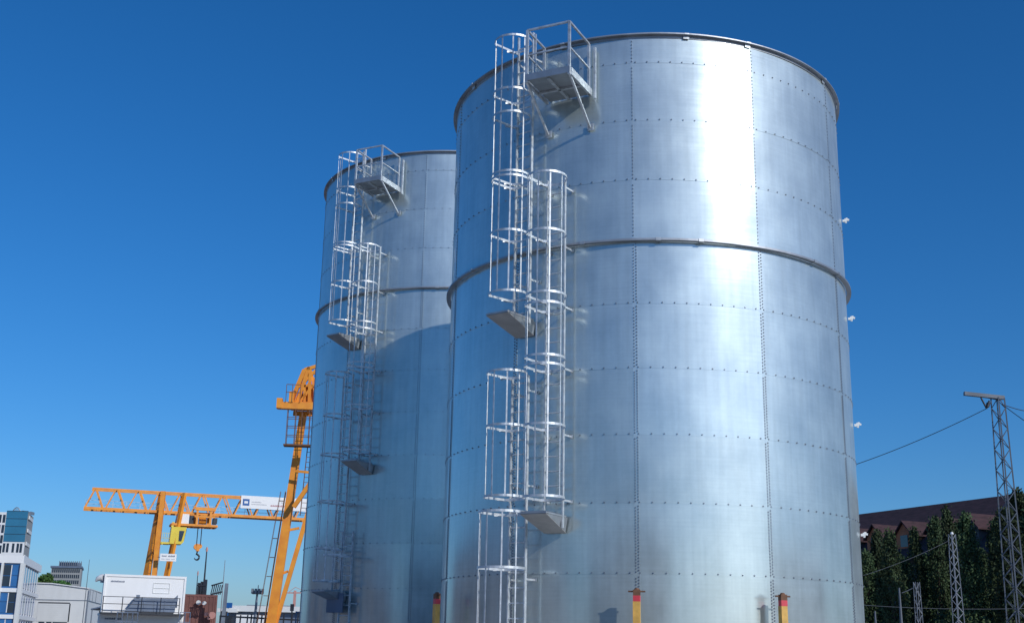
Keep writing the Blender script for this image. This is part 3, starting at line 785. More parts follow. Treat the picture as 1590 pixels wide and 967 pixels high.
# open barrier frame to the right
gt = empty('barrier_frame', (at(346, 950, 90).x, 90, 0), 'dark lattice frame held up by a grey post beside the red containers', 'frame')
m = MB(); px = at(346, 950, 90).x
m.bar(V((0, 0, .01)), V((.12, 0, at(347, 905, 90).z)), .34, .25, ZU, .28, .2); m.build('post', M['grey'], gt)
m = MB(); zq = at(330, 906, 90).z; x0 = at(328.5, 906, 90).x - px; x1 = at(346, 903, 90).x - px
m.bar(V((x0, 0, zq - .12)), V((x1, 0, zq + .12)), .1, .1); m.bar(V((x0, 0, zq - .75)), V((x1, 0, zq - .55)), .1, .1)
for k in range(6):
    x = x0 + (x1 - x0) * k / 6; m.bar(V((x, 0, zq - .75)), V((x + .12, 0, zq - .05)), .06, .06)
m.build('lattice', M['dark'], gt)

# poles and masts on the left
def pole(px, ytop, Y, r, label, mt='dark', tip=None, name='pole', cat='pole', ybot=None):
    P = at(px, ytop, Y); rt = empty(name, (P.x, Y, 0), label, cat)
    m = MB(); m.tube([V((0, 0, .005)), V((0, 0, P.z * .6)), V((0, 0, P.z))], [r, r * .8, r * .45], 8); m.build('shaft', M[mt], rt)
    if tip:
        m = MB(); m.tube([V((0, 0, P.z)), V((0, 0, P.z + .18)), V((0, 0, P.z + .36))], [r * .6, r * 1.0, r * .4], 8); m.build('tip', M[tip], rt)
    return rt
pole(321, 856, 94, .10, 'tall dark pole with a pinkish tip rising behind the red container', 'dark', 'pink')
pole(349.5, 869, 96, .05, 'thin pale flagpole right of the lattice frame', 'mast_pale', None, 'flagpole')
pole(307, 893, 94.5, .06, 'short dark pole left of the tall one above the red container', 'dark', 'pink')
pole(139, 868, 132, .05, 'thin antenna pole above the white warehouse roof', 'mast', None, 'antenna', 'antenna')
pole(430, 860, 140, .04, 'hair thin pole left of the near crane leg', 'mast_pale')
# dish lamp at upper container's left corner
ld = empty('floodlight', V((at(155, 902, YC + .3).x, YC + .3, at(155, 902, YC).z)), 'white round floodlight on the left side of the upper white container', 'lamp')
m = MB(); pts = []
m.tube([V((-.30, 0, .0)), V((-.18, 0, .18)), V((.05, 0, .27)), V((.2, 0, .28))], [.05, .17, .24, .26], 12); m.build('shade', M['white'], ld)
m = MB(); m.bar(V((.05, 0, .1)), V((.42, 0, .1)), .12, .35); m.build('arm', M['slate'], ld)

# ------------------------------------------------------------------ warehouse, office blocks, tower, distant hall
def wall_quad(m, A, B, z0, z1, t=.3, inward=None):
    d = (B - A); d.z = 0; n = V((d.y, -d.x, 0)).normalized() * -t
    m.prism([V((A.x, A.y, z0)), V((B.x, B.y, z0)), V((B.x, B.y, z1)), V((A.x, A.y, z1))], n)

# white warehouse
wh = empty('warehouse', V((-75, 190, 0)), 'low white warehouse with a big roller door left of the containers', 'building')
YW = 190.0
L = at(40, 905, YW).x + 75; Rr = at(138, 914, YW).x + 75; Dx = at(158, 922, YW + 18).x + 75
zR = at(138, 913.5, YW).z; zL = at(62, 905, YW).z; zPk = at(82, 906, YW).z
pk = at(82, 906, YW).x + 75
m = MB()
m.prism([V((L, 0, 0)), V((Rr, 0, 0)), V((Rr, 0, zR)), V((pk, 0, zPk)), V((L, 0, zL))], V((Dx - Rr, 18, 0)))
m.build('wall', M['white2'], wh)
m = MB(); 
m.prism([V((L, -.25, zL + .002)), V((pk, -.25, zPk + .002)), V((Rr + .1, -.25, zR + .002)), V((Rr + .1, -.25, zR + .14)), V((pk, -.25, zPk + .14)), V((L, -.25, zL + .14))], V((Dx - Rr, 18.4, 0)))
m.build('roof', M['white'], wh)
zb_ = at(100, 931, YW).z; zd = at(80, 936, YW).z; zd0 = at(80, 964, YW).z
m = MB(); m.box(L, Rr, -.06, -.003, zb_ - .06, zb_ + .06); m.build('gutter_band', M['grey'], wh)
xd0, xd1 = at(58, 950, YW).x + 75, at(107, 950, YW).x + 75
m = MB(); m.box(xd0, xd1, -.08, -.004, zd, zd + .16); m.box(xd1 - .02, xd1 + .14, -.08, -.004, zd0, zd); m.build('door_frame', M['dark'], wh)
m = MB()
nsl = 9
for i in range(nsl):
    z0_ = zd0 + (zd - zd0) * i / nsl; m.box(xd0, xd1 - .03, -.05, -.006, z0_ + .01, z0_ + (zd - zd0) / nsl)
m.build('roller_door', M['white2'], wh)
m = MB()
for (a_, b_) in ((60, 69), (72, 80), (82, 104)): m.box(at(a_, 966, YW).x + 75, at(b_, 966, YW).x + 75, -.07, -.004, .3, zd0 - .08)
m.build('window', M['glass_dark'], wh)
m = MB()
def side(f, z): return V((Rr + (Dx - Rr) * f + .05, 18 * f, z))
m.bar(side(.02, zb_), side(.98, zb_), .08, .1)
for f in (.1, .3, .55): m.bar(side(f, zb_ + .0), side(f, zR - .1), .08, .08)
m.bar(V((Rr + .06, -.06, 0)), V((Rr + .06, -.06, zR - .2)), .14, .14)
m.build('downpipe', M['grey'], wh)
cn = empty('canopy', V((at(150, 955, 170).x, 170, 0)), 'dark lean-to canopy between the warehouse and the containers', 'canopy')
m = MB(); z_ = at(150, 944, 170).z
m.prism([V((-.9, 0, z_ - .2)), V((1.3, 0, z_ + .35)), V((1.3, 0, z_ + .55)), V((-.9, 0, z_ - .02))], V((0, 5, 0))); m.build('roof', M['slate'], cn)
m = MB(); m.box(-.7, 1.2, 3.0, 3.3, 0, z_ - .25); m.build('wall', M['dark'], cn)
m = MB()
for x in (-.75, 1.15): m.bar(V((x, .15, 0)), V((x, .15, z_ - .1)), .12, .12)
m.build('posts', M['grey'], cn)

# office building with white frame, left edge
YO = 160.0
C0 = at(35, 862, YO); ob = empty('office_building', V((C0.x, YO, 0)), 'white framed office building with dark blue windows at the left edge', 'building')
zr = C0.z; fh = 38 / FPX * YO * 1.02
sideE = V((-6.0, 22, 0)); front = V((-14, -1.0, 0))
zpar = at(35, 874, YO).z
m = MB(); m.prism([V((0, 0, 0)), V((sideE.x, sideE.y, 0)), V((sideE.x + front.x, sideE.y + front.y, 0)), V((front.x, front.y, 0))], ZU * (zpar - .01)); m.build('core', M['glass'], ob)
def outset(d, s): n = V((d.y, -d.x, 0)).normalized(); return n * s
# parapet
m = MB()
nS = V((22, 6, 0)).normalized(); nF = V((.07, -1, 0)).normalized()
poly = [V((0, 0, 0)) + nS * .35 + nF * .35, sideE + nS * .35, sideE + front, front + nF * .35]
m.prism([p + ZU * zpar for p in poly], ZU * (zr - zpar)); m.build('parapet', M['white'], ob)
m = MB()
for k in range(1, 8):
    z = zpar - k * fh
    if z < .5: break
    m.prism([p + ZU * (z - .35) for p in poly], ZU * .5)
m.build('floor_slab', M['white'], ob)
m = MB()
m.bar(nF * .3 + nS * .3, nF * .3 + nS * .3 + ZU * (zpar - .02), .5, .5)
m.bar(front * .30 + nF * .5, front * .30 + nF * .5 + ZU * (zr + 1.2), 1.3, 1.1)
m.bar(front * .16 + nF * .3, front * .16 + nF * .3 + ZU * (zpar - .02), .25, .3)
m.build('pillar', M['white2'], ob)
m = MB()
for i in range(1, 8):
    f = (2 * i) / 15.0; p = sideE * f + nS * .07
    m.bar(p, p + ZU * (zpar - .05), .06, .75, sideE.normalized())
for f in (.08, .22, .415, .60):
    for k in range(6):
        z1 = zpar - k * fh - .25; p = front * f + nF * .10
        if z1 - fh > .3: m.bar(p + ZU * (z1 - fh + .65), p + ZU * z1, .10, .06)
m.build('mullion', M['white'], ob)
w0 = None
for k in range(0, 5):
    z1 = zpar - k * fh - .25; z0_ = z1 - fh + .65
    if z0_ < .5: break
    for i in range(0, 7):
        A = sideE * ((2 * i + .35) / 15.0) + nS * .03; B = sideE * ((2 * i + 1.7) / 15.0) + nS * .03
        m = MB(); wall_quad(m, A, B, z0_, z1, -.05); m.build('window', M['glass'] if (i + k) % 3 else M['glass_teal'], ob)
    for (f0, f1) in ((.02, .075), (.085, .15), (.17, .215), (.225, .27), (.34, .41), (.42, .5), (.52, .6), (.61, .7)):
        A = front * f1 + nF * .04; B = front * f0 + nF * .04
        m = MB(); wall_quad(m, A, B, z0_, (z0_ + z1) / 2 - .06, -.05); wall_quad(m, A, B, (z0_ + z1) / 2 + .06, z1, -.05); m.build('window', M['glass_dark'] if (k * 3 + int(f0 * 50)) % 4 == 0 else M['glass'], ob)
m = MB(); ph = (at(50, 852, YO + 12).z)
m.box(-9, -5.5, 10, 16, zr - .2, zr + .5); m.build('roof_hut', M['galv_dull'], ob)

# glass tower
YT = 400.0; k_ = YT / FPX
tw = empty('tower_block', V((at(44, 800, YT).x, YT, 0)), 'tall tower with teal glass corner and white window grid, at the left edge', 'building')
zT = at(30, 793, YT).z; zG = at(30, 841, YT).z; zB_ = at(30, 858, YT).z
def tx(px): return (px - 44) * k_
m = MB(); m.prism([V((tx(-20), 0, 0)), V((0, 0, 0)), V((tx(53) - 5.6, 14, 0)), V((tx(53) - 20, 30, 0)), V((tx(-20), 30, 0))], ZU * (zT - .6)); m.build('core', M['office'], tw)
m = MB(); m.box(tx(11), -.1, -.3, -.02, zG, zT); m.build('curtain_wall', M['glass_teal'], tw)
m = MB(); 
for i in range(5): m.bar(V((tx(11), -.34, zG + (zT - zG) * i / 4)), V((0, -.34, zG + (zT - zG) * i / 4)), .12, .12)
m.build('transom', M['glass_dark'], tw)
m = MB(); m.box(tx(-20), tx(10.8), -.5, -.02, zG - 8, zT - .5); m.box(tx(10.8), 0, -.5, -.02, zG - 12, zG - .05); m.build('frame_wall', M['white'], tw)
for r_ in range(5):
    z1 = zT - 1.3 - r_ * 3.15 * 1.05
    for cpx in (0.5, 6.5, -5):
        m = MB(); m.box(tx(cpx), tx(cpx + 4), -.56, -.51, z1 - 2.6, z1); m.build('window', M['glass_dark'], tw)
for cpx in (12, 17.5, 26, 33, 38): 
    m = MB(); m.box(tx(cpx), tx(cpx + 3.6), -.56, -.51, zG - 3.4, zG - .5); m.build('window', M['glass_dark'], tw)
m = MB()
for i in range(4):
    z1 = zT - 2 - i * 4.2
    m.bar(V((.2, .4, z1)), V((tx(53) - 5.6, 13.7, z1)), .3, 1.1)
m.build('side_band', M['white2'], tw)
m = MB(); pts = [V((tx(2) + i * (tx(18) - tx(2)) / 10, 8, zT + math.sin(PI * i / 10) * 2.0)) for i in range(11)]; m.tube(pts, .15, 6)
for i in range(1, 10): m.bar(pts[i], V((pts[i].x, 8, zT - .4)), .1, .1)
for px in (20, 24, 28, 36): m.box(tx(px), tx(px + 2.5), 5, 8, zT - .5, zT + random.uniform(.4, 1.0))
m.build('roof_frame', M['galv_dull'], tw)

# far office block
YF = 350.0; kf = YF / FPX
fo = empty('office_building', V((at(80, 881, YF).x, YF, 0)), 'distant grey office block with rows of small windows behind a green tree', 'building')
zf = at(100, 881, YF).z; W_ = 46 * kf
m = MB(); m.prism([V((0, 0, 0)), V((W_, 0, 0)), V((W_ - 3.8, 12, 0)), V((-3.8, 12, 0))], ZU * zf); m.build('wall', M['office'], fo)
m = MB(); m.prism([V((-.2, -.4, zf + .01)), V((W_ + .3, -.4, zf + .01)), V((W_ - 3.6, 12.3, zf + .01)), V((-4, 12.3, zf + .01))], ZU * .5); m.box(8 * kf, 45 * kf - 2, 2, 6, zf + .5, zf + 1.7); m.build('roof', M['slate'], fo)
m = MB()
for i in range(12): m.box((8 + 3 * i) * kf, (9 + 3 * i) * kf, 1.4, 1.6, zf + .5, zf + 2.0)
m.build('roof_fence', M['grey'], fo)
for r_ in range(5):
    m = MB()
    for i in range(14):
        m.box(.3 + i * (W_ - .6) / 14, .3 + i * (W_ - .6) / 14 + .38, -.06, -.004, zf - 1.3 - r_ * 1.55, zf - .3 - r_ * 1.55)
    m.build('window_row', M['glass_dark'], fo)

# distant hall with white roof behind railings
YH = 180.0
hl = empty('hall', V((at(345, 950, YH).x, YH, 0)), 'long low hall with a white roof edge behind the near crane leg', 'building')
def hx(px): return (px - 345) * YH / FPX
def hz(py, px=400): return at(px, py, YH).z
m = MB(); m.box(hx(352), hx(560), 0, 20, hz(949), hz(940)); m.box(hx(340), hx(368), -1, 20, hz(951), hz(945)); m.build('roof', M['white2'], hl)
m = MB(); m.box(hx(345), hx(560), 1, 20, 0, hz(949.05)); m.build('wall', M['slate'], hl)
m = MB(); m.box(hx(366), hx(414), .3, .99, 0, hz(954)); m.build('white_wall', M['white'], hl)
m = MB()
for (a_, b_, c_) in ((370, 382, 937), (388, 396, 937.5), (405, 412, 936), (425, 436, 937)): m.box(hx(a_), hx(b_), 5, 8, hz(940), hz(c_))
m.build('roof_unit', M['grey'], hl)
# blue container behind
m = MB(); P = at(354, 945, 179); m.box(P.x - .35, P.x + .5, 179, 179.4, at(355, 943, 179).z, at(355, 935, 179).z); m.bar(V((P.x, 179.2, .01)), V((P.x, 179.2, at(355, 943, 179).z)), .1, .1)
tag(m.build('blue_sign', M['blue']), 'small bright blue sign board on a post at the white hall roof', 'sign')
# floodlight mast
P = at(397.5, 918, 130); lm = empty('floodlight_mast', (P.x, 130, 0), 'grey floodlight mast with a round lamp head before the white hall', 'mast')
m = MB(); m.tube([V((0, 0, 0.005)), V((.15, 0, P.z))], [.24, .10], 10); m.build('shaft', M['grey'], lm)
m = MB(); m.box(-.35, .75, -.3, .3, P.z - .25, P.z + .12)
for x in (-.4, -.05, .3, .65): m.box(x, x + .22, -.55, -.2, P.z - .2, P.z + .3)
m.bar(V((.2, 0, P.z)), V((.2, 0, P.z + .7)), .07, .07); m.build('lamp_head', M['grey'], lm)
# red far crane
P = at(458, 920, 260); rc = empty('tower_crane', (P.x, 260, 0), 'tiny pale red tower crane far away left of the rear tank', 'crane')
m = MB(); m.bar(V((0, 0, .01)), V((0, 0, P.z + .5)), .5, .5); m.build('tower', M['pink'], rc)
m = MB(); m.bar(V((-1.6, 0, P.z)), V((3.5, 0, P.z + .1)), .22, .25); m.bar(V((0, 0, P.z + 1.2)), V((-1.5, 0, P.z)), .1, .1); m.bar(V((0, 0, P.z + 1.2)), V((3, 0, P.z)), .1, .1); m.build('jib', M['pink'], rc)
P = at(454, 938, 120)
m = MB(); m.tube([V((P.x, 120, 0.01)), V((P.x, 120, P.z - .1))], .07, 8); m.box(P.x - .16, P.x + .16, 119.8, 120.1, P.z - .6, P.z + .05)
tag(m.build('signal_post', M['dark']), 'small dark signal post left of the rear tank foot', 'signal')
# fence of dark leaning posts
fn = empty('fence', (at(372, 957, 62).x, 62, 0), 'dark fence of uneven posts in front of the near crane leg', 'fence')
bx = at(372, 957, 62).x
zf1 = at(400, 957, 62).z; zt_ = at(400, 953.5, 62).z
m = MB(); ra = random.Random(4)
for px in (373.5, 384, 391, 398, 405, 412, 430, 441, 452, 461):
    x = at(px, 957, 62).x - bx; m.bar(V((x - .1, 0, .0)), V((x + ra.uniform(-.02, .08), 0, zt_ + ra.uniform(-.05, .1))), .075, .06)
m.build('posts', M['dark'], fn)
m = MB(); x1 = at(466, 957, 62).x - bx
m.bar(V((-1.0, 0, zf1)), V((x1, .0, zf1 - .12)), .05, .08); m.bar(V((-1, 0, zf1 - .9)), V((x1, 0, zf1 - 1.0)), .05, .08); m.build('rails', M['dark'], fn)
railing(V((at(460, 950, 50).x, 50, at(470, 967, 50).z - 1)), V((at(476, 950, 50).x, 50, at(470, 967, 50).z - 1)), at(470, 948.5, 50).z - at(470, 967, 50).z + 1, 2, 'grey handrail at the left foot of the rear tank', 2, 'slate', .05)
# dark machinery clutter between red container and hall
m = MB()
for (a_, b_, c_, d_) in ((341, 352, 955, 93), (343, 349, 948, 95), (352, 360, 958, 94)):
    A = at(a_, c_, d_); B = at(b_, c_, d_); m.box(A.x, B.x, d_, d_ + 1, .01, A.z)
tag(m.build('stacked_pallets', M['dark']), 'dark stacked goods right of the red container', 'stack')

# ------------------------------------------------------------------ trees
def leaf_cloud(m, pts, size, rnd):
    for p in pts:
        n = V((rnd.gauss(0, 1), rnd.gauss(0, 1), rnd.gauss(0, .8))).normalized()
        t = n.orthogonal().normalized(); b = n.cross(t); a = rnd.uniform(0, 6.28)
        u = t * math.cos(a) + b * math.sin(a); v = n.cross(u); s = size * rnd.uniform(.6, 1.3)
        m.add([p - u * s - v * s * .35, p + u * s * .2 - v * s * .6, p + u * s, p + v * s * .55], [(0, 1, 2, 3)])
def poplar_mesh(seed, h, w_):
    rnd = random.Random(seed); m = MB(); tr = MB(); pts = []
    tr.tube([V((0, 0, 0)), V((.1, .05, h * .35)), V((0, 0, h * .7)), V((.05, 0, h * .96))], [.28, .20, .10, .02], 8)
    nb = 150
    for i in range(nb):
        z0_ = h * (0.06 + .90 * (i / nb)); a = rnd.uniform(0, 6.28)
        f = (z0_ / h); rad_ = w_ * (math.sin(PI * min(1, .12 + f * .88) ** .75) ** .6) * rnd.uniform(.55, 1.15) * (1.0 if f < .8 else (1 - f) / .2 * .75 + .25)
        ln = min(rnd.uniform(1.2, 2.6), (h * 1.02 - z0_))
        base = V((0, 0, z0_)); tip = V((math.cos(a) * rad_, math.sin(a) * rad_, z0_ + ln))
        tr.tube([base, base.lerp(tip, .5) + V((math.cos(a) * rad_ * .25, math.sin(a) * rad_ * .25, -.1)), tip], [.035, .02, .006], 4, False)
        for k in range(52):
            q = rnd.uniform(.35, 1.08); c = base.lerp(tip, q) + V((math.cos(a), math.sin(a), 0)) * rad_ * .25 * math.sin(PI * min(1, q))
            pts.append(c + V((rnd.gauss(0, .15), rnd.gauss(0, .15), rnd.gauss(0, .25))))
    leaf_cloud(m, pts, .125, rnd)
    return m, tr
def make_tree(name, P, seed, h, w_, label, group, scale=1.0):
    m, tr = poplar_mesh(seed, h, w_)
    rt = empty(name, P, label, 'tree', group)
    tr.build('trunk', M['bark'], rt, fixn=False); m.build('crown', M['leaf'], rt, fixn=False)
    return rt
protos = [make_tree('poplar_tree', V((0, 0, 0)), 11 + i, 11.0, 1.0 + .12 * i, 'x', 'poplars in front of the long tiled building') for i in range(3)]
def kids(o): return [x for x in bpy.data.objects if x.parent == o]
PK = {p.name: kids(p) for p in protos}
tops = [(1344, 862, 104, 'narrow poplar closest to the right wall of the front tank'), (1361, 832, 106, 'second poplar from the tank, in front of the dark tiled roof'),
        (1381, 833, 100, 'broad poplar with yellowish leaves right of a small white clip'), (1420, 829, 104, 'poplar between two orange dormers left of the thin mast'),
        (1451, 812, 103, 'poplar with its tip on the roof, just left of the far lattice mast'), (1470, 799, 106, 'tallest poplar of the middle, right behind the top of the far lattice mast'),
        (1500, 806, 98, 'bright edged poplar right of the far lattice mast'), (1524, 860, 108, 'low poplar between the far and the near lattice mast'),
        (1545, 815, 102, 'dark poplar standing behind the near lattice mast'), (1580, 772, 96, 'big poplar at the right edge of the picture'), (1562, 800, 92, 'poplar right of the near lattice mast, overlapping the roof edge'),
        (1604, 765, 94, 'poplar cut off by the right picture edge'), (1402, 872, 110, 'low poplar in a gap of the row, third from the tank'), (1436, 868, 110, 'small poplar behind the row, under an orange dormer')]
for i, (px, py, Y, lab) in enumerate(tops):
    P = at(px, py, Y)
    src = protos[i % 3]
    if i < 3: rt = src
    else:
        rt = src.copy(); COL.objects.link(rt)
        for c in PK[src.name]:
            d = c.copy(); COL.objects.link(d); d.parent = rt
    rt.location = (P.x, Y, 0); sz = P.z / 11.15; wq = random.uniform(.72, .95) * (1.2 if px > 1555 else 1)
    rt.scale = (wq, wq, sz); rt.rotation_euler = (0, 0, i * 1.7); rt['label'] = lab
# undergrowth below the poplars: one hedge mass
rnd = random.Random(5); m = MB(); pts = []
for i in range(26000):
    t_ = rnd.uniform(0, 1); x = 24 + t_ * 24; y = 108 - t_ * 22 + rnd.gauss(0, 1.3)
    hmax = 4.2 + 1.8 * noise.noise(V((x * .35, 0, 3))); pts.append(V((x, y, rnd.uniform(.1, max(1, hmax)))))
leaf_cloud(m, pts, .17, rnd)
tag(m.build('undergrowth', M['leaf'], fixn=False), 'dark bushes under the poplars', 'bushes', kind='stuff')
# broad tree left
def broad(P, h, w_, label, seed, n=9000, size=.3):
    rnd = random.Random(seed); rt = empty('broadleaf_tree', P, label, 'tree'); tr = MB(); m = MB(); pts = []
    tr.tube([V((0, 0, 0)), V((.1, 0, h * .3)), V((0, 0, h * .6))], [.4, .3, .18], 8)
    cl = []
    for i in range(26):
        a = rnd.uniform(0, 6.28); rr = w_ * math.sqrt(rnd.random()) * .75; z = h * rnd.uniform(.45, .9) * (1 - .12 * rr / w_)
        c = V((math.cos(a) * rr, math.sin(a) * rr, z)); cl.append((c, rnd.uniform(.16, .3) * w_)); tr.tube([V((0, 0, h * .4)), c], [.12, .03], 5, False)
    for i in range(n):
        c, r_ = rnd.choice(cl); d = V((rnd.gauss(0, 1), rnd.gauss(0, 1), rnd.gauss(0, .8))).normalized() * r_ * rnd.uniform(.5, 1.1); pts.append(c + d)
    leaf_cloud(m, pts, size, rnd)
    tr.build('trunk', M['bark'], rt, fixn=False); m.build('crown', M['leaf2'], rt, fixn=False)
YG = 225.0
P = at(73, 884, YG); broad(V((P.x, YG, 0)), P.z, 3.6, 'green tree right of the blue windowed office building', 21)
P = at(92, 889, YG + 6); broad(V((P.x, YG + 6, 0)), P.z, 3.2, 'lower green tree in front of the distant grey office block', 22)

# ------------------------------------------------------------------ long tiled building, right
BA = V((40.0, 138.0, 0)); BB = V((49.8, 117.0, 0)); bd = (BB - BA).normalized(); bn = V((-.906, -.423, 0))
zri = (at(1335, 799, 138).z + at(1456, 783, 127).z + at(1590, 763.5, 117).z) / 3
lb = empty('long_building', BA - bd * 45, 'long building with a dark red tiled roof behind the poplars at the right', 'building', None, math.atan2(bd.y, bd.x))
# local x along the building, local y: towards +left normal; facade is on the side of bn
yn = V((-bd.y, bd.x, 0)); sgn = 1 if yn.dot(bn) > 0 else -1
Lb = 110.0; hwid = 8.0; ze = zri - 6.0
m = MB(); m.box(0, Lb, -hwid + .3, hwid - .3, 0, ze - .01); m.build('wall', M['facade'], lb)
m = MB()
m.prism([V((-.4, -hwid - .3, ze - .15)), V((-.4, 0, zri)), V((-.4, hwid + .3, ze - .15)), V((-.4, hwid + .2, ze - .45)), V((-.4, 0, zri - .3)), V((-.4, -hwid - .2, ze - .45))], V((Lb + .8, 0, 0)))
rf = m.build('roof', M['roof_tile'], lb)
ysl = sgn * 1.0
def roofz(y): return zri - (zri - ze) * abs(y) / hwid
dx = 4.3; x = 42.0; i = 0
while x < 84:
    yF = ysl * (hwid - 1.2)
    dm = empty('d', (0, 0, 0), None, None); bpy.data.objects.remove(dm)
    w2 = 1.15; zb0 = roofz(hwid - 1.2) - .1; zw = zb0 + 1.5; zk = zw + 1.2
    q = MB(); q.prism([V((x - w2, yF, zb0 - .4)), V((x + w2, yF, zb0 - .4)), V((x + w2, yF, zw)), V((x, yF, zk)), V((x - w2, yF, zw))], V((0, -ysl * 3.6, 0)))
    d_ = q.build('dormer', M['dormer_tile'] if i % 4 != 2 else M['facade'], lb)
    q = MB()
    for s in (-1, 1):
        q.prism([V((x + s * (w2 + .25), yF + ysl * .3, zw - .22)), V((x, yF + ysl * .3, zk + .06)), V((x, yF + ysl * .3, zk + .22)), V((x + s * (w2 + .25), yF + ysl * .3, zw - .06))], V((0, -ysl * 4.6, 0)))
    q.build('dormer_roof', M['roof_tile'], d_)
    q = MB(); q.box(x - .5, x + .5, yF + (ysl * .02 if ysl > 0 else ysl * .06), yF + (ysl * .06 if ysl > 0 else ysl * .02), zb0 + .3, zw - .05); q.build('dormer_window', M['glass_dark'], d_)
    x += dx; i += 1
m = MB()
x = 42.0
k = 0
while x < 84:
    y0_ = ysl * (hwid - .3)
    for fl in range(3):
        z0_ = ze - 2.6 - fl * 3.4
        q = MB(); q.box(x - .55, x + .55, y0_ + .01 if ysl > 0 else y0_ - .06, y0_ + .06 if ysl > 0 else y0_ - .01, z0_, z0_ + 1.7); q.build('window', M['glass_dark'], lb)
    x += dx / 1.0

# ------------------------------------------------------------------ lattice masts and wires
def lattice(P, h, wb, wt, label, rz, n, mt='mast', arm=None, group=None):
    rt = empty('lattice_mast', P, label, 'mast', group, rz)
    m = MB(); cs = ((-1, -1), (1, -1), (1, 1), (-1, 1))
    def c(k, z): w_ = (wb + (wt - wb) * z / h) / 2; return V((cs[k][0] * w_, cs[k][1] * w_, z))
    for k in range(4): m.bar(c(k, 0), c(k, h), .070 * wb / .9, .070 * wb / .9)
    m.build('chords', M[mt], rt)
    m = MB()
    for i in range(n):
        z0_, z1_ = h * i / n, h * (i + 1) / n
        for k in range(4):
            k2 = (k + 1) % 4; a_, b_ = (k, k2) if (i + k) % 2 else (k2, k)
            m.bar(c(a_, z0_), c(b_, z1_), .034 * wb / .9, .034 * wb / .9)
    m.build('lacing', M[mt], rt)
    return rt
# near mast
YM = 66.0
P = at(1549, 618, YM); hM = P.z
lmst = lattice(V((P.x, YM, 0)), hM, .84, .50, 'tall near lattice mast with a steel arm on top, at the right', R(32), 27)
lmst.rotation_euler = (0, 0, R(30))
ar = MB(); A = at(1497, 611, YM) - V((P.x, YM, 0)); B = at(1556, 616.5, YM) - V((P.x, YM, 0))
rzM = Matrix.Rotation(-R(30), 3, 'Z')
def lm_(p): return rzM @ V(p)
A2 = V((A.x, 0, hM + .05)); B2 = V((B.x + .1, 0, hM + .05))
ar.bar(lm_(A2 + V((0, 0, .18))), lm_(B2 + V((0, 0, -.02))), .22, .20); ar.bar(lm_(A2 + V((1.0, .18, .12))), lm_(B2 + V((-.1, .18, -.1))), .08, .12)
ao = ar.build('arm', M['mast'], lmst)
q = MB(); S0 = at(1523, 617, YM) - V((P.x, YM, 0)); S1 = at(1532, 634, YM) - V((P.x, YM, 0)); S2 = at(1536, 622, YM) - V((P.x, YM, 0))
q.tube([lm_((S0.x, 0, S0.z)), lm_((S1.x, 0, S1.z))], .05, 8); q.tube([lm_((S2.x, 0, S2.z)), lm_((S1.x, 0, S1.z))], .05, 8)
for f in (.3, .45, .6, .75): 
    c = V((S2.x, 0, S2.z)).lerp(V((S1.x, 0, S1.z)), f); q.tube([lm_(c - V((0, 0, .035))), lm_(c + V((0, 0, .035)))], .11, 10)
q.build('insulator', M['dark'], ao)
def wire(name, A, B, sag, r, label, mt='rope'):
    m = MB(); pts = []
    for i in range(25):
        f = i / 24; p = A.lerp(B, f) - ZU * sag * 4 * f * (1 - f); pts.append(p)
    m.tube(pts, r, 6)
    return tag(m.build(name, M[mt]), label, 'cable')
W0 = V((P.x, YM, 0)) + S1
wire('cable', W0, at(1225, 752, 72), .35, .020, 'dark cable sloping down from the near mast to behind the front tank')
wire('cable', at(1556, 627, YM), at(1680, 626, 66), .5, .022, 'cable leaving the near mast level to the right')
wire('cable', at(1557, 628, YM + .1), at(1650, 690, 60), .1, .02, 'thin cable falling away to the right of the near mast')
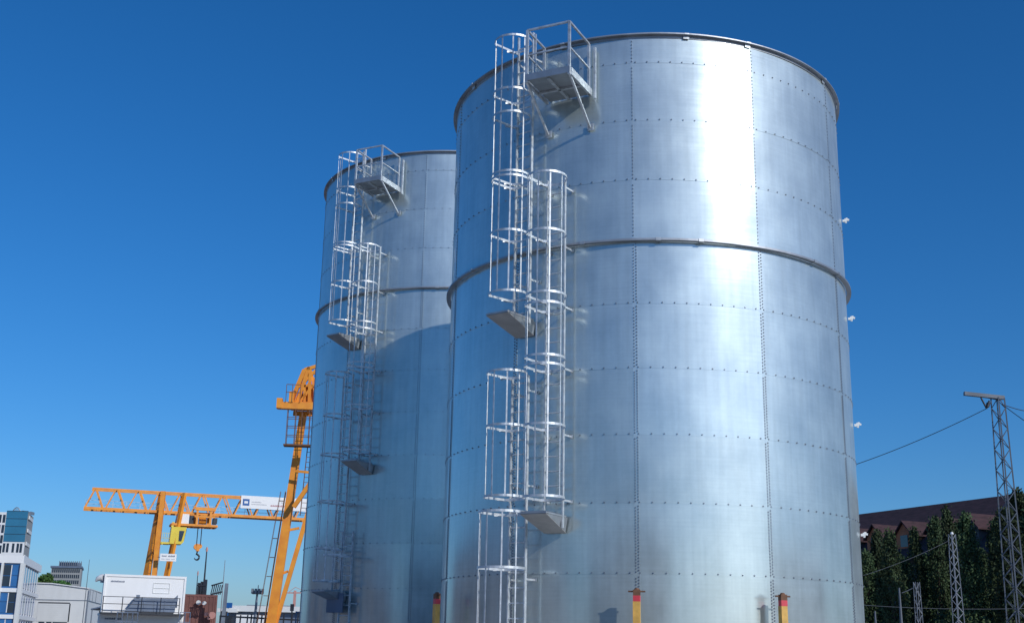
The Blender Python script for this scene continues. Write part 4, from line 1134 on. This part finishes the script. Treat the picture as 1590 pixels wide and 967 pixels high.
# far mast
P = at(1478, 829, 88)
lattice(V((P.x, 88, 0)), P.z, .68, .34, 'slim far lattice mast in front of the poplars', R(20), 22, 'mast_pale')
m = MB(); m.tube([V((P.x, 88, P.z)), V((P.x, 88, P.z + .16))], [.14, .07], 10); tag(m.build('mast_lamp', M['white']), 'small white lamp on top of the slim far lattice mast', 'lamp')
P = at(1423, 903, 84); lattice(V((P.x, 84, 0)), P.z, .42, .3, 'low pale lattice mast in front of the poplars, left of the slim one', R(10), 12, 'mast_pale')
P = at(1396, 912, 86); pole(1396, 912, 86, .14, 'pale grey post in front of the poplars, left of the low lattice mast', 'mast')
P = at(1358, 948, 84); pole(1358.5, 948, 84, .12, 'short pale post close to the right foot of the front tank', 'mast')
wire('cable', at(1330, 938, 84), at(1640, 942, 84), .2, .014, 'lowest pale catenary wire crossing before the poplars', 'mast')
wire('cable', at(1400, 920, 84), at(1420, 911, 84), .02, .025, 'short stay wire by the low lattice mast', 'mast')
wire('cable', at(1340, 893, 84), at(1475, 838, 88), .15, .012, 'faint wire rising to the top of the slim far mast', 'mast')
# contact line bracket on the right
m = MB(); A = at(1560, 870, 74); B = at(1583, 968, 74)

# ------------------------------------------------------------------ surroundings beside and behind the viewer (they show mirrored in the tank walls)
def hall(name, P, dx_, dy_, h, rise, mt, rmt, label, rz=0, n=8):
    rt = empty(name, P, label, 'building', None, rz)
    m = MB(); m.prism([V((-dx_, -dy_, 0)), V((dx_, -dy_, 0)), V((dx_, -dy_, h)), V((0, -dy_, h + rise)), V((-dx_, -dy_, h))], V((0, 2 * dy_, 0))); m.build('wall', mt, rt)
    m = MB()
    m.prism([V((-dx_ - .3, -dy_ - .3, h + .02)), V((0, -dy_ - .3, h + rise + .02)), V((dx_ + .3, -dy_ - .3, h + .02)), V((dx_ + .3, -dy_ - .3, h + .2)), V((0, -dy_ - .3, h + rise + .2)), V((-dx_ - .3, -dy_ - .3, h + .2))], V((0, 2 * dy_ + .6, 0))); m.build('roof', rmt, rt)
    for s in (-1, 1):
        for i in range(n):
            y = -dy_ + (i + .5) * 2 * dy_ / n
            m = MB(); xx = s * (dx_ + .03); m.box(xx - .03, xx + .03, y - dy_ / n * .5, y + dy_ / n * .5, h * .4, h * .75); m.build('window', M['glass_dark'], rt)
    return rt
hall('brick_hall', V((-52, 29, 0)), 7, 46, 7.0, 1.6, M['brick'], M['slate'], 'brown brick hall mirrored at the lower left of both tanks')
hall('shed', V((-16, -38, 0)), 24, 8, 8.2, 1.2, M['shed'], M['slate'], 'dark green-grey shed mirrored low in the middle of the front tank', .1, 4)
hall('shed', V((62, 8, 0)), 7, 20, 6.0, 1.5, M['shed'], M['slate'], 'dark shed mirrored low at the right side of the front tank', -.2, 6)
